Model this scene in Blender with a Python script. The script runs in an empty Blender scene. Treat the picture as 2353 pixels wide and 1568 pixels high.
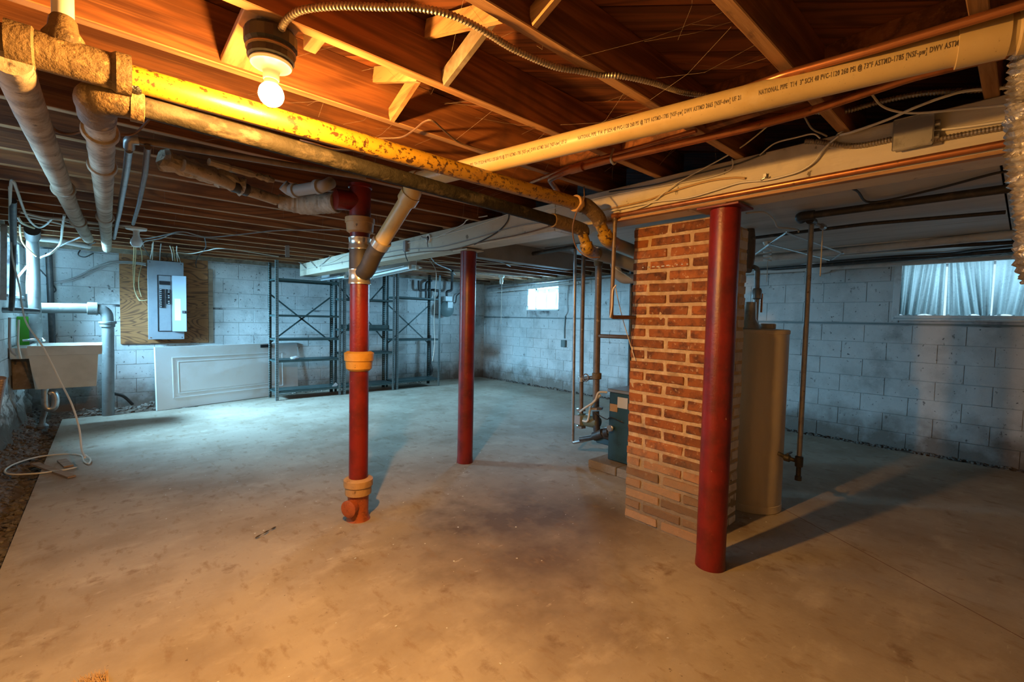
import bpy, bmesh, math, random
from mathutils import Vector, Matrix, noise
random.seed(7)
SC = bpy.context.scene
COL = SC.collection
R = random.uniform

# ------------------------------------------------------------------ camera
cam_d = bpy.data.cameras.new('camera'); cam = bpy.data.objects.new('camera', cam_d); COL.objects.link(cam)
cam_d.sensor_width = 36.0; cam_d.lens = 1048.0 / 2353.0 * 36.0; cam_d.clip_start = 0.02
def cam_matrix(yaw, pitch, roll):
    fw = Vector((math.sin(yaw)*math.cos(pitch), math.cos(yaw)*math.cos(pitch), -math.sin(pitch)))
    rt = Vector((math.cos(yaw), -math.sin(yaw), 0)); up = rt.cross(fw)
    c, s = math.cos(roll), math.sin(roll)
    r2 = c*rt + s*up; u2 = -s*rt + c*up
    m = Matrix((r2, u2, -fw)).transposed().to_4x4(); m.translation = (0, 0, 1.4)
    return m
cam.matrix_world = cam_matrix(math.radians(41.6), math.radians(2.7), math.radians(1.26))
SC.camera = cam
# ------------------------------------------------------------------ light
SC.view_settings.view_transform = 'Standard'
SC.view_settings.look = 'None'
SC.view_settings.gamma = 1.0
SC.view_settings.use_curve_mapping = False
SC.view_settings.exposure = 0.0
W = bpy.data.worlds.new('sky'); SC.world = W; W.use_nodes = True
W.node_tree.nodes['Background'].inputs[0].default_value = (0.72, 0.9, 1.0, 1)
W.node_tree.nodes['Background'].inputs[1].default_value = 1.3
DAY = (0.33, 0.70, 1.0)
def daylight(name, loc, rot, sx, sy, power, col=DAY):
    d = bpy.data.lights.new(name, 'AREA'); d.shape = 'RECTANGLE'; d.size = sx; d.size_y = sy
    d.energy = power; d.color = col
    o = bpy.data.objects.new(name, d); COL.objects.link(o); o.location = loc; o.rotation_euler = rot
    return o
H = math.pi/2
# daylight standing in the window wells (rot so that -Z of the lamp points into the room)
d = daylight('daylight_left_far', (-1.03, 7.62, 1.93), (0, -H+0.58, -0.22), 0.60, 1.10, 430); d.data.spread = math.radians(100)
daylight('added_fill_left_near', (-1.03, 3.3, 1.95), (0, -H+0.35, 0), 0.62, 1.15, 30)  # added fill lamp behind an invented window out of view
daylight('daylight_right_far', (7.13, 6.78, 1.92), (0, H-0.35, 0), 0.50, 0.80, 210)
daylight('daylight_right_curtain', (7.13, 0.32, 1.92), (0, H-0.35, 0), 0.55, 1.2, 18, (.6,.82,1.))
BULB_STRENGTH = 6000.0
BULB_COL = (1.0, 0.475, 0.115)

# ------------------------------------------------------------------ materials
MATS = {}
def mat(name, col, rough=.6, metal=0., layers=(), bump=None, coord='Object', rnd=0., spec=.5, trans=None, emit=None, hue=0.):
    m = bpy.data.materials.new(name); m.use_nodes = True; MATS[name] = m
    nt = m.node_tree; N = nt.nodes; L = nt.links
    b = N['Principled BSDF']
    b.inputs['Roughness'].default_value = rough; b.inputs['Metallic'].default_value = metal
    b.inputs['Specular IOR Level'].default_value = spec
    if coord == 'World':
        g = N.new('ShaderNodeNewGeometry'); src = g.outputs['Position']
    else:
        g = N.new('ShaderNodeTexCoord'); src = g.outputs['Object']
    off = None
    if rnd and coord != 'World':
        oi = N.new('ShaderNodeObjectInfo'); mm = N.new('ShaderNodeVectorMath'); mm.operation = 'ADD'
        mu = N.new('ShaderNodeMath'); mu.operation = 'MULTIPLY'; mu.inputs[1].default_value = 37.0
        L.new(oi.outputs['Random'], mu.inputs[0]); L.new(src, mm.inputs[0]); L.new(mu.outputs[0], mm.inputs[1]); src = mm.outputs[0]
    def nz(scale, stretch=(1,1,1), detail=4., kind='noise', dist=0.):
        mp = N.new('ShaderNodeMapping'); mp.inputs['Scale'].default_value = stretch
        L.new(src, mp.inputs['Vector'])
        if kind == 'wave':
            t = N.new('ShaderNodeTexWave'); t.inputs['Scale'].default_value = scale; t.inputs['Distortion'].default_value = dist
            t.inputs['Detail'].default_value = 2.; t.inputs['Detail Scale'].default_value = 1.2; t.bands_direction = 'Z'
        elif kind == 'vor':
            t = N.new('ShaderNodeTexVoronoi'); t.inputs['Scale'].default_value = scale
            L.new(mp.outputs[0], t.inputs['Vector']); return t.outputs['Distance']
        else:
            t = N.new('ShaderNodeTexNoise'); t.inputs['Scale'].default_value = scale; t.inputs['Detail'].default_value = detail
            t.inputs['Roughness'].default_value = .62; t.inputs['Distortion'].default_value = dist
        L.new(mp.outputs[0], t.inputs['Vector'])
        return t.outputs['Fac'] if kind != 'wave' else t.outputs['Color']
    rgb = N.new('ShaderNodeRGB'); rgb.outputs[0].default_value = (*col, 1); cur = rgb.outputs[0]
    for ly in layers:
        c2, scale, lo, hi = ly[:4]; o = ly[4] if len(ly) > 4 else {}
        if o.get('kind') == 'zband':      # a band of dirt at a height of the world, broken up by noise
            gg = N.new('ShaderNodeNewGeometry'); sp = N.new('ShaderNodeSeparateXYZ'); L.new(gg.outputs['Position'], sp.inputs[0])
            f0 = nz(scale, o.get('st', (1,1,1)))
            ad = N.new('ShaderNodeMath'); ad.operation = 'MULTIPLY_ADD'; ad.inputs[1].default_value = -o.get('amp', .5)
            L.new(f0, ad.inputs[0]); L.new(sp.outputs[2], ad.inputs[2]); f = ad.outputs[0]
        elif o.get('kind') == 'spot':     # a blotch around a point of the world
            gg = N.new('ShaderNodeNewGeometry'); vd = N.new('ShaderNodeVectorMath'); vd.operation = 'DISTANCE'
            vd.inputs[1].default_value = o['at']; L.new(gg.outputs['Position'], vd.inputs[0])
            f0 = nz(scale)
            ad = N.new('ShaderNodeMath'); ad.operation = 'MULTIPLY_ADD'; ad.inputs[1].default_value = o.get('amp', 1.)
            L.new(f0, ad.inputs[0]); L.new(vd.outputs['Value'], ad.inputs[2]); f = ad.outputs[0]
        elif o.get('kind') == 'rings':    # sawn growth rings: contour lines of a stretched noise
            f0 = nz(scale, o.get('st', (1,1,1)), o.get('det', 1.5), 'noise', o.get('dist', .4))
            a1 = N.new('ShaderNodeMath'); a1.operation = 'MULTIPLY'; a1.inputs[1].default_value = o.get('n', 90.)
            a2 = N.new('ShaderNodeMath'); a2.operation = 'SINE'; L.new(f0, a1.inputs[0]); L.new(a1.outputs[0], a2.inputs[0]); f = a2.outputs[0]
        else:
            f = nz(scale, o.get('st', (1,1,1)), o.get('det', 4.), o.get('kind', 'noise'), o.get('dist', 0.))
        mr = N.new('ShaderNodeMapRange'); mr.inputs[1].default_value = lo; mr.inputs[2].default_value = hi
        mr.inputs[4].default_value = o.get('max', 1.); L.new(f, mr.inputs[0])
        mx = N.new('ShaderNodeMix'); mx.data_type = 'RGBA'
        L.new(mr.outputs[0], mx.inputs[0]); L.new(cur, mx.inputs[6]); mx.inputs[7].default_value = (*c2, 1); cur = mx.outputs[2]
    if rnd:
        oi = N.new('ShaderNodeObjectInfo'); mr = N.new('ShaderNodeMapRange'); mr.inputs[3].default_value = 1-rnd; mr.inputs[4].default_value = 1+rnd
        L.new(oi.outputs['Random'], mr.inputs[0])
        hs = N.new('ShaderNodeHueSaturation'); L.new(cur, hs.inputs['Color']); L.new(mr.outputs[0], hs.inputs['Value']); cur = hs.outputs[0]
    L.new(cur, b.inputs['Base Color'])
    if bump:
        f = nz(bump[1], bump[2] if len(bump) > 2 else (1,1,1), 5.)
        bp = N.new('ShaderNodeBump'); bp.inputs['Strength'].default_value = bump[0]; bp.inputs['Distance'].default_value = .01
        L.new(f, bp.inputs['Height']); L.new(bp.outputs[0], b.inputs['Normal'])
    if emit:
        b.inputs['Emission Color'].default_value = (*emit[0], 1); b.inputs['Emission Strength'].default_value = emit[1]
    if trans:
        out = N['Material Output']; ms = N.new('ShaderNodeMixShader'); ms.inputs[0].default_value = trans[1]
        t = N.new('ShaderNodeBsdfTransparent' if trans[0] == 'clear' else 'ShaderNodeBsdfTranslucent')
        t.inputs[0].default_value = (*trans[2], 1)
        L.new(b.outputs[0], ms.inputs[1]); L.new(t.outputs[0], ms.inputs[2]); L.new(ms.outputs[0], out.inputs[0])
    return m
g3 = lambda v: (v, v, v)
mat('joist', (.27,.094,.026), .62, layers=[((.085,.026,.008), 3, .42, .64, dict(st=(.35,4,4))), ((.10,.032,.010), 1.1, .15, 1., dict(kind='rings', st=(.22,2.2,2.2), n=120., max=.7)), ((.32,.14,.05), 9, .54, .74, dict(st=(.15,9,9), max=.6)), ((.045,.022,.012), 2, .58, .75, dict(max=.8))], bump=(.25, 6, (.3,8,8)), rnd=.22)
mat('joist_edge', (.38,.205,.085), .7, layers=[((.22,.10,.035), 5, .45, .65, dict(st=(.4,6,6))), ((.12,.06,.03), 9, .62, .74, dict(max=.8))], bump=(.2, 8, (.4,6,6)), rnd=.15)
mat('plank', (.26,.085,.026), .65, layers=[((.085,.026,.009), 4, .45, .62, dict(st=(.25,5,5))), ((.10,.03,.01), 1.3, .2, 1., dict(kind='rings', st=(.25,2.5,2.5), n=110., max=.75)), ((.27,.12,.045), 12, .54, .72, dict(st=(.12,10,10), max=.5))], bump=(.25, 6, (.3,9,9)), rnd=.3)
mat('bridging', (.50,.28,.12), .7, layers=[((.26,.13,.055), 6, .45, .65, dict(st=(5,.5,5)))], bump=(.2, 8), rnd=.25)
mat('dusty_wood', (.20,.15,.10), .85, layers=[((.33,.28,.22), 9, .48, .7), ((.10,.06,.035), 5, .5, .7)], bump=(.3, 14))
mat('beam_paint', (.56,.50,.38), .6, layers=[((.36,.30,.21), 4, .52, .72, dict(max=.75)), ((.10,.07,.04), 16, .655, .70, dict(max=.9)), ((.44,.37,.27), 2, .4, .7, dict(st=(4,.3,4), max=.6)), ((.62,.57,.46), 9, .58, .72, dict(st=(3,.6,3), max=.6))], bump=(.12, 10, (6,.6,6)))
BLK = [((.30,.32,.31), 2.2, .46, .72, dict(max=.8, det=8.)), ((.70,.71,.69), 7, .55, .75, dict(max=.5)), ((.20,.20,.19), 1.1, .60, .72, dict(max=.6, det=8.)),
       ((.05,.05,.05), 26, .64, .69, dict(max=.9)), ((.06,.055,.05), 12, .65, .72, dict(st=(1,1,.6), max=.75)),
       ((.13,.10,.075), 3.5, .10, -.28, dict(kind='zband', amp=.75, max=.88))]
mat('block_paint', (.56,.58,.57), .7, layers=BLK, bump=(.5, 45), coord='World', spec=.25)
mat('joint', (.46,.475,.47), .85, layers=[((.06,.06,.06), 2.6, .52, .66), ((.13,.10,.075), 3.5, .10, -.28, dict(kind='zband', amp=.75, max=.88))], coord='World', bump=(.5, 40))
mat('rubble_wall', (.74,.73,.68), .85, layers=[((.10,.085,.07), 6, .5, .6), ((.25,.2,.15), 12, .5, .7, dict(max=.7)), ((.10,.08,.06), 3, .25, -.1, dict(kind='zband', amp=.6))], bump=(.9, 12), coord='World')
mat('concrete', (.375,.325,.255), .72, spec=.35, layers=[((.25,.20,.145), 1.3, .42, .68, dict(det=9.)), ((.46,.405,.325), 3.1, .54, .74, dict(st=(1,1.6,1), max=.8, det=9.)), ((.065,.038,.02), 2.6, 1.75, .95, dict(kind='spot', at=(2.1,2.3,0), amp=1.6, max=.85)), ((.10,.06,.03), 3.2, 1.35, .8, dict(kind='spot', at=(1.75,1.75,0), amp=1.4, max=.6)), ((.12,.08,.05), 3, .95, .45, dict(kind='spot', at=(2.68,1.95,0), amp=.9, max=.8)), ((.15,.09,.045), 5, .60, .72, dict(max=.75, det=7.)), ((.22,.15,.085), 9, .56, .68, dict(st=(1.6,.7,1), max=.6, det=7.)), ((.58,.53,.44), 38, .70, .74, dict(max=.7)), ((.10,.07,.045), 30, .68, .73, dict(max=.8)), ((.52,.47,.39), 14, .66, .74, dict(st=(.5,1.8,1), max=.6))], coord='World', bump=(.22, 24))
mat('dirt', (.13,.095,.07), .95, layers=[((.24,.19,.15), 14, .5, .68), ((.06,.045,.035), 5, .5, .7)], bump=(1., 22), coord='World')
mat('stone', (.27,.235,.20), .9, layers=[((.10,.08,.065), 20, .45, .65), ((.42,.38,.33), 9, .58, .7)], bump=(.5, 30), coord='World', rnd=.5)
mat('mortar', (.50,.35,.20), .95, layers=[((.64,.50,.32), 22, .45, .7), ((.24,.165,.10), 7, .55, .75, dict(max=.7)), ((.24,.19,.135), 4, .34, -.02, dict(kind='zband', amp=.5))], bump=(1., 40), coord='World')
mat('brick', (.30,.095,.024), .9, layers=[((.11,.038,.018), 14, .45, .65), ((.36,.145,.055), 9, .55, .75), ((.52,.38,.23), 34, .60, .68, dict(max=.7)), ((.28,.19,.11), 4, .36, .05, dict(kind='zband', amp=.5, max=.8))], bump=(.6, 34), rnd=.35)
mat('white_brick', (.60,.55,.50), .8, layers=[((.40,.34,.30), 9, .5, .7), ((.12,.09,.07), 14, .68, .74)], bump=(.6, 30), coord='World')
mat('red_paint', (.19,.011,.007), .36, layers=[((.09,.007,.005), 5, .42, .66), ((.22,.025,.015), 26, .62, .75, dict(max=.6)), ((.50,.36,.28), 18, .73, .75, dict(st=(1,1,.6), max=.7))], bump=(.15, 60))
mat('orange_rust', (.34,.075,.015), .6, layers=[((.17,.04,.010), 14, .45, .65), ((.42,.13,.03), 30, .55, .7)], bump=(.5, 40))
mat('hub_tan', (.42,.25,.105), .6, layers=[((.26,.145,.055), 12, .5, .72), ((.08,.045,.018), 24, .66, .72)], bump=(.3, 30))
mat('hub_yellow', (.50,.255,.035), .55, layers=[((.32,.15,.02), 10, .52, .72), ((.09,.045,.012), 26, .68, .72)], bump=(.3, 30))
mat('pvc', (.55,.41,.185), .42, layers=[((.44,.31,.12), 3, .45, .7), ((.27,.19,.08), 24, .64, .74, dict(st=(6,6,1), max=.6)), ((.17,.12,.06), 55, .68, .74, dict(max=.6)), ((.62,.50,.28), 6, .6, .74, dict(max=.6))])
mat('print_ink', (.10,.07,.035), .7)
mat('yellow_pipe', (.36,.20,.012), .42, layers=[((.27,.135,.008), 6, .45, .7), ((.045,.018,.004), 34, .565, .60), ((.20,.105,.03), 3.2, .52, .72, dict(st=(.6,3,3), max=.8)), ((.05,.022,.006), 70, .57, .63, dict(max=.9))], bump=(.1, 40))
mat('dark_pipe', (.014,.011,.006), .75, layers=[((.055,.045,.03), 9, .55, .66, dict(st=(.5,1,1))), ((.018,.015,.010), 18, .5, .65), ((.048,.038,.025), 20, .56, .66, dict(st=(.6,1,1), max=.85))], bump=(.5, 40), spec=.2)
mat('crusty_iron', (.15,.095,.04), .75, layers=[((.085,.05,.02), 12, .45, .62), ((.34,.24,.11), 24, .58, .7), ((.03,.02,.012), 7, .60, .7)], bump=(.7, 45))
mat('lagging', (.36,.29,.21), .85, layers=[((.19,.145,.10), 9, .46, .64), ((.065,.05,.038), 22, .62, .70), ((.46,.40,.32), 5, .55, .7)], bump=(.5, 28))
mat('tar', (.012,.011,.01), .25, bump=(.8, 60))
mat('grey_metal', (.34,.34,.34), .38, .7, layers=[((.20,.20,.20), 12, .5, .7), ((.16,.12,.09), 30, .65, .72)])
mat('galvanised', (.46,.46,.45), .35, .85, layers=[((.30,.29,.27), 16, .5, .7)])
mat('armour', (.36,.31,.24), .4, .75, layers=[((.20,.16,.12), 20, .5, .7)])
mat('copper', (.50,.20,.085), .35, .8, layers=[((.30,.11,.05), 8, .5, .7), ((.20,.10,.06), 25, .62, .72)])
mat('brown_pipe', (.17,.125,.095), .5, .35, layers=[((.10,.07,.05), 8, .5, .7), ((.40,.32,.25), 18, .63, .72)])
mat('black_iron', (.045,.042,.04), .5, .3, layers=[((.10,.085,.07), 16, .5, .7)])
mat('rubber', (.034,.028,.022), .6, layers=[((.06,.05,.04), 12, .5, .7)])
mat('clear_band', (.62,.58,.52), .22, .75, layers=[((.40,.34,.28), 9, .5, .7)])
mat('porcelain', (.72,.69,.60), .3)
mat('box_black', (.025,.024,.023), .5, layers=[((.10,.09,.08), 22, .62, .74)])
mat('bulb_glow', (1,1,1), .3, emit=(BULB_COL, BULB_STRENGTH))
mat('bulb_collar_glow', (1,1,1), .3, emit=(BULB_COL, 110.0))
mat('milk_glass', (.70,.80,.84), .2)
mat('panel_grey', (.27,.30,.33), .45, .1, layers=[((.22,.25,.28), 5, .45, .7)])
mat('panel_door', (.25,.30,.345), .4, .1)
mat('breaker', (.016,.017,.02), .4)
mat('switch', (.50,.52,.54), .4)
mat('pump_green', (.13,.14,.085), .5, layers=[((.07,.075,.05), 9, .5, .7)])
mat('paper', (.56,.58,.58), .7)
mat('plywood', (.33,.135,.045), .65, layers=[((.13,.05,.018), 1.35, .1, .95, dict(kind='rings', st=(.55,1,2.0), n=170., dist=.9, det=2.)), ((.38,.18,.07), 5, .5, .75, dict(st=(.4,1,6), max=.6))], bump=(.15, 10, (.5,1,8)))
mat('door_white', (.70,.74,.74), .45, layers=[((.64,.64,.60), 3, .5, .75)])
mat('shelf_steel', (.035,.07,.07), .5, .1, layers=[((.07,.10,.095), 8, .5, .72)])
mat('shelf_light', (.15,.175,.17), .45, .2, layers=[((.09,.11,.105), 8, .5, .72)])
mat('hole', (.55,.60,.60), .8)
mat('teal_enamel', (.022,.075,.115), .4, layers=[((.012,.04,.06), 7, .5, .7), ((.22,.19,.15), 24, .70, .76)])
mat('boiler_top', (.34,.36,.38), .35, .6)
mat('tank_beige', (.56,.48,.37), .5, layers=[((.48,.40,.30), 2, .4, .7, dict(st=(3,3,.3)))])
mat('sink_plastic', (.52,.51,.46), .5, layers=[((.43,.42,.37), 4, .45, .7)])
mat('chrome', (.7,.7,.7), .12, 1.)
mat('ceiling_board', (.50,.49,.46), .6, layers=[((.36,.35,.33), 2.5, .45, .7, dict(st=(2.5,.4,1))), ((.58,.57,.54), 16, .6, .74, dict(st=(2,.5,1), max=.6))], coord='World')
mat('ceiling_seam', (.6,.6,.58), .55)
mat('header_grey', (.27,.26,.245), .6, layers=[((.20,.19,.18), 3, .45, .7)], coord='World')
mat('foil', (.58,.55,.49), .26, .9, bump=(.6, 70))
mat('curtain', (.26,.31,.31), .85, layers=[((.11,.14,.135), 6, .45, .66), ((.035,.045,.042), 30, .56, .66, dict(max=.85)), ((.40,.46,.46), 3, .6, .75)], trans=('lucent', .45, (.30,.43,.46)))
mat('glass', (.9,.95,.95), .05, trans=('clear', .88, (.93,.98,1)))
mat('sill_paint', (.62,.66,.66), .6, layers=[((.42,.44,.44), 9, .5, .7)], coord='World')
mat('frame_paint', (.42,.46,.48), .6)
mat('white_pipe', (.58,.57,.54), .45, layers=[((.4,.38,.35), 8, .5, .72)])
mat('wire_white', (.60,.57,.49), .55)
mat('wire_yellow', (.42,.31,.15), .55)
mat('wire_brown', (.16,.09,.05), .6)
mat('wire_black', (.028,.026,.025), .5)
mat('wire_grey', (.27,.255,.24), .6)
mat('drain_grey', (.145,.155,.15), .55, layers=[((.09,.09,.085), 8, .5, .7), ((.24,.25,.24), 16, .6, .72)])
mat('wire_amber', (.42,.26,.10), .55)
mat('string', (.62,.58,.50), .9)
mat('cobweb', (.30,.24,.18), .95)
mat('green_sheet', (.10,.30,.04), .3, trans=('lucent', .5, (.25,.75,.12)))
mat('twig', (.06,.045,.035), .8)
mat('scrap_wood', (.30,.21,.14), .8, layers=[((.18,.12,.08), 8, .5, .7, dict(st=(.5,6,6)))])
mat('bristle', (.52,.33,.13), .7, rnd=.3)
mat('light_enamel', (.60,.63,.63), .35)
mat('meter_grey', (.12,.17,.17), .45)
mat('meter_light', (.50,.56,.56), .4)
mat('fabric_dust', (.42,.40,.38), .95, bump=(.6, 30))

# ------------------------------------------------------------------ mesh helpers
def BM(): return bmesh.new()
def box(bm, a, b, bev=0., rot=None):
    x0,y0,z0 = a; x1,y1,z1 = b
    r = bmesh.ops.create_cube(bm, size=1.0)
    vs = r['verts']; c = Vector(((x0+x1)/2,(y0+y1)/2,(z0+z1)/2))
    for v in vs:
        p = Vector((v.co.x*(x1-x0), v.co.y*(y1-y0), v.co.z*(z1-z0)))
        if rot is not None: p = rot @ p
        v.co = c + p
    if bev:
        es = list({e for v in vs for e in v.link_edges})
        bmesh.ops.bevel(bm, geom=es, offset=bev, segments=1, affect='EDGES')
    return bm
def bar(bm, p, q, w, h, up=(0,0,1), bev=0.):
    p = Vector(p); q = Vector(q); d = q-p; l = d.length; d.normalize()
    up = Vector(up); s = d.cross(up)
    if s.length < 1e-4: s = d.cross(Vector((1,0,0)))
    s.normalize(); u = s.cross(d)
    m = Matrix((d, s, u)).transposed()
    c = (p+q)/2
    r = bmesh.ops.create_cube(bm, size=1.0); vs = r['verts']
    for v in vs: v.co = c + m @ Vector((v.co.x*l, v.co.y*w, v.co.z*h))
    if bev: bmesh.ops.bevel(bm, geom=list({e for v in vs for e in v.link_edges}), offset=bev, segments=1, affect='EDGES')
    return bm
def fillet(pts, r, n=6):
    pts = [Vector(p) for p in pts]; out = [pts[0]]
    for i in range(1, len(pts)-1):
        a, b, c = pts[i-1], pts[i], pts[i+1]
        d1 = (a-b); d2 = (c-b); t = min(r, d1.length*.48, d2.length*.48)
        p = b+d1.normalized()*t; q = b+d2.normalized()*t
        for k in range(n+1):
            f = k/n; out.append((1-f)**2*p + 2*f*(1-f)*b + f*f*q)
    out.append(pts[-1]); return out
def smooth(pts, n=8):
    pts = [Vector(p) for p in pts]
    if len(pts) < 3: return pts
    P = [2*pts[0]-pts[1]] + pts + [2*pts[-1]-pts[-2]]; out = []
    for i in range(1, len(P)-2):
        a,b,c,d = P[i-1:i+3]
        for k in range(n):
            t = k/n
            out.append(.5*((2*b)+(c-a)*t+(2*a-5*b+4*c-d)*t*t+(3*b-a-3*c+d)*t**3))
    out.append(pts[-1]); return out
def resample(pts, step):
    out = [pts[0]]; acc = 0.
    for a, b in zip(pts, pts[1:]):
        l = (b-a).length; 
        if l < 1e-9: continue
        t = step-acc
        while t <= l: out.append(a+(b-a)*(t/l)); t += step
        acc = (acc+l) % step
    return out
def tube(bm, pts, r, seg=10, cap=True):
    pts = [Vector(p) for p in pts]; n = len(pts); rr = r if isinstance(r, (list, tuple)) else [r]*n
    t0 = (pts[1]-pts[0]).normalized(); u = t0.orthogonal().normalized(); rings = []
    for i, p in enumerate(pts):
        t = ((pts[min(i+1,n-1)]-pts[max(i-1,0)])).normalized()
        u = (u - t*u.dot(t)); u = u.normalized() if u.length > 1e-6 else t.orthogonal().normalized()
        w = t.cross(u)
        rings.append([bm.verts.new(p + (u*math.cos(2*math.pi*k/seg)+w*math.sin(2*math.pi*k/seg))*rr[i]) for k in range(seg)])
    for a, b in zip(rings, rings[1:]):
        for k in range(seg): bm.faces.new((a[k], a[(k+1)%seg], b[(k+1)%seg], b[k]))
    if cap:
        bm.faces.new(rings[0][::-1]); bm.faces.new(rings[-1])
    return bm
def lathe(bm, prof, c, axis=(0,0,1), seg=24):
    c = Vector(c); ax = Vector(axis).normalized()
    pts = [c+ax*h for r, h in prof]
    u = ax.orthogonal().normalized(); w = ax.cross(u); rings = []
    for (r, h), p in zip(prof, pts):
        rings.append([bm.verts.new(p+(u*math.cos(2*math.pi*k/seg)+w*math.sin(2*math.pi*k/seg))*max(r,1e-4)) for k in range(seg)])
    for a, b in zip(rings, rings[1:]):
        for k in range(seg): bm.faces.new((a[k], a[(k+1)%seg], b[(k+1)%seg], b[k]))
    bm.faces.new(rings[0][::-1]); bm.faces.new(rings[-1])
    return bm
def ribbed(bm, pts, r, pitch=.011, amp=.0022, seg=10):
    q = resample(smooth(pts, 30), pitch/2)
    return tube(bm, q, [r+(amp if i%2 else -amp) for i in range(len(q))], seg)
def mesh_of(bm, m, sm=False, origin=None):
    bmesh.ops.recalc_face_normals(bm, faces=bm.faces)
    me = bpy.data.meshes.new('m')
    bm.to_mesh(me); bm.free()
    n = len(me.vertices); co = [0.]*(3*n); me.vertices.foreach_get('co', co)
    if origin is None:
        xs, ys, zs = co[0::3], co[1::3], co[2::3]
        origin = Vector(((min(xs)+max(xs))/2, (min(ys)+max(ys))/2, min(zs)))
    me.transform(Matrix.Translation(-Vector(origin)))
    me.materials.append(MATS[m])
    if sm:
        me.polygons.foreach_set('use_smooth', [True]*len(me.polygons))
        try: me.set_sharp_from_angle(angle=math.radians(38))
        except Exception: pass
    return me, Vector(origin)
def adopt(o, par):
    o.parent = par; o.matrix_parent_inverse = Matrix.Translation(-WL[par.name])
WL = {}
def obj(name, bm, m, par=None, sm=False, label=None):
    me, og = mesh_of(bm, m, sm); me.name = name
    o = bpy.data.objects.new(name, me); COL.objects.link(o); o.location = og; WL[o.name] = og
    if par: adopt(o, par)
    if label: o['label'] = label
    return o
def inst(name, src, loc, par):
    o = bpy.data.objects.new(name, src.data); COL.objects.link(o); o.location = loc; WL[o.name] = Vector(loc)
    adopt(o, par); return o
def tag(o, label, cat, group=None):
    o['label'] = label; o['category'] = cat
    if group: o['group'] = group
    return o
def thing(name, label, cat, loc, group=None):
    o = bpy.data.objects.new(name, None); COL.objects.link(o); o.location = loc; o.empty_display_size = .05; WL[o.name] = Vector(loc)
    return tag(o, label, cat, group)
def single(name, bm, m, label, cat, sm=False, group=None): return tag(obj(name, bm, m, None, sm), label, cat, group)
def struct(name, bm, m): o = obj(name, bm, m); o['kind'] = 'structure'; return o
def pipe(name, pts, r, m, label, cat='pipe', fr=.05, seg=14, group=None): return single(name, tube(BM(), fillet(pts, fr), r, seg), m, label, cat, True, group)
def cable(name, pts, r, m, label, cat='cable', seg=6, n=8, group=None): return single(name, tube(BM(), smooth(pts, n), r, seg), m, label, cat, True, group)

# ------------------------------------------------------------------ room shell
XL, XR, YB, YF, ZT = -.80, 6.85, 8.75, -1.7, 2.21
XS = -.45                                               # left edge of the slab
bm = BM(); box(bm, (XS, YF, -.15), (6.72, 8.12, 0)); box(bm, (1.0, 8.12, -.15), (6.72, YB, -.004))
floor = struct('floor', bm, 'concrete')
obj('slab_joint', bar(BM(), (3.97,1.37,0), (2.95,-.30,0), .007, .0016), 'wire_brown', floor)
bm = BM()                                               # ground under and beside the slab
nx, ny = 36, 40
def ground(x, y):
    z = -.05 + .05*noise.noise((x*3, y*3, 2)) + .03*noise.noise((x*11, y*11, 5))
    if x < XS: z += max(0, (XS-.10-x))*.55
    if y > 8.12 and x < 1.2: z += (y-8.12)*.10
    return z
vs = [[bm.verts.new((x, y, ground(x, y))) for y in [YF+(YB+.1-YF)*j/(ny*3) for j in range(ny*3+1)]] for x in [XL-.1+(.55)*i/12 for i in range(13)]]
for i in range(12):
    for j in range(ny*3): bm.faces.new((vs[i][j], vs[i+1][j], vs[i+1][j+1], vs[i][j+1]))
vs = [[bm.verts.new((x, y, ground(x, y)-.01)) for y in [8.08+.8*j/10 for j in range(11)]] for x in [-.5+1.6*i/24 for i in range(25)]]
for i in range(24):
    for j in range(10): bm.faces.new((vs[i][j], vs[i+1][j], vs[i+1][j+1], vs[i][j+1]))
vs = [[bm.verts.new((x, y, -.035+.05*noise.noise((x*9, y*9, 1))+(x-6.7)*.25)) for y in [YF+(YB-YF)*j/140 for j in range(141)]] for x in [6.70+.17*i/4 for i in range(5)]]
for i in range(4):
    for j in range(140): bm.faces.new((vs[i][j], vs[i+1][j], vs[i+1][j+1], vs[i][j+1]))
struct('trim_1', bm, 'dirt')

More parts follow.
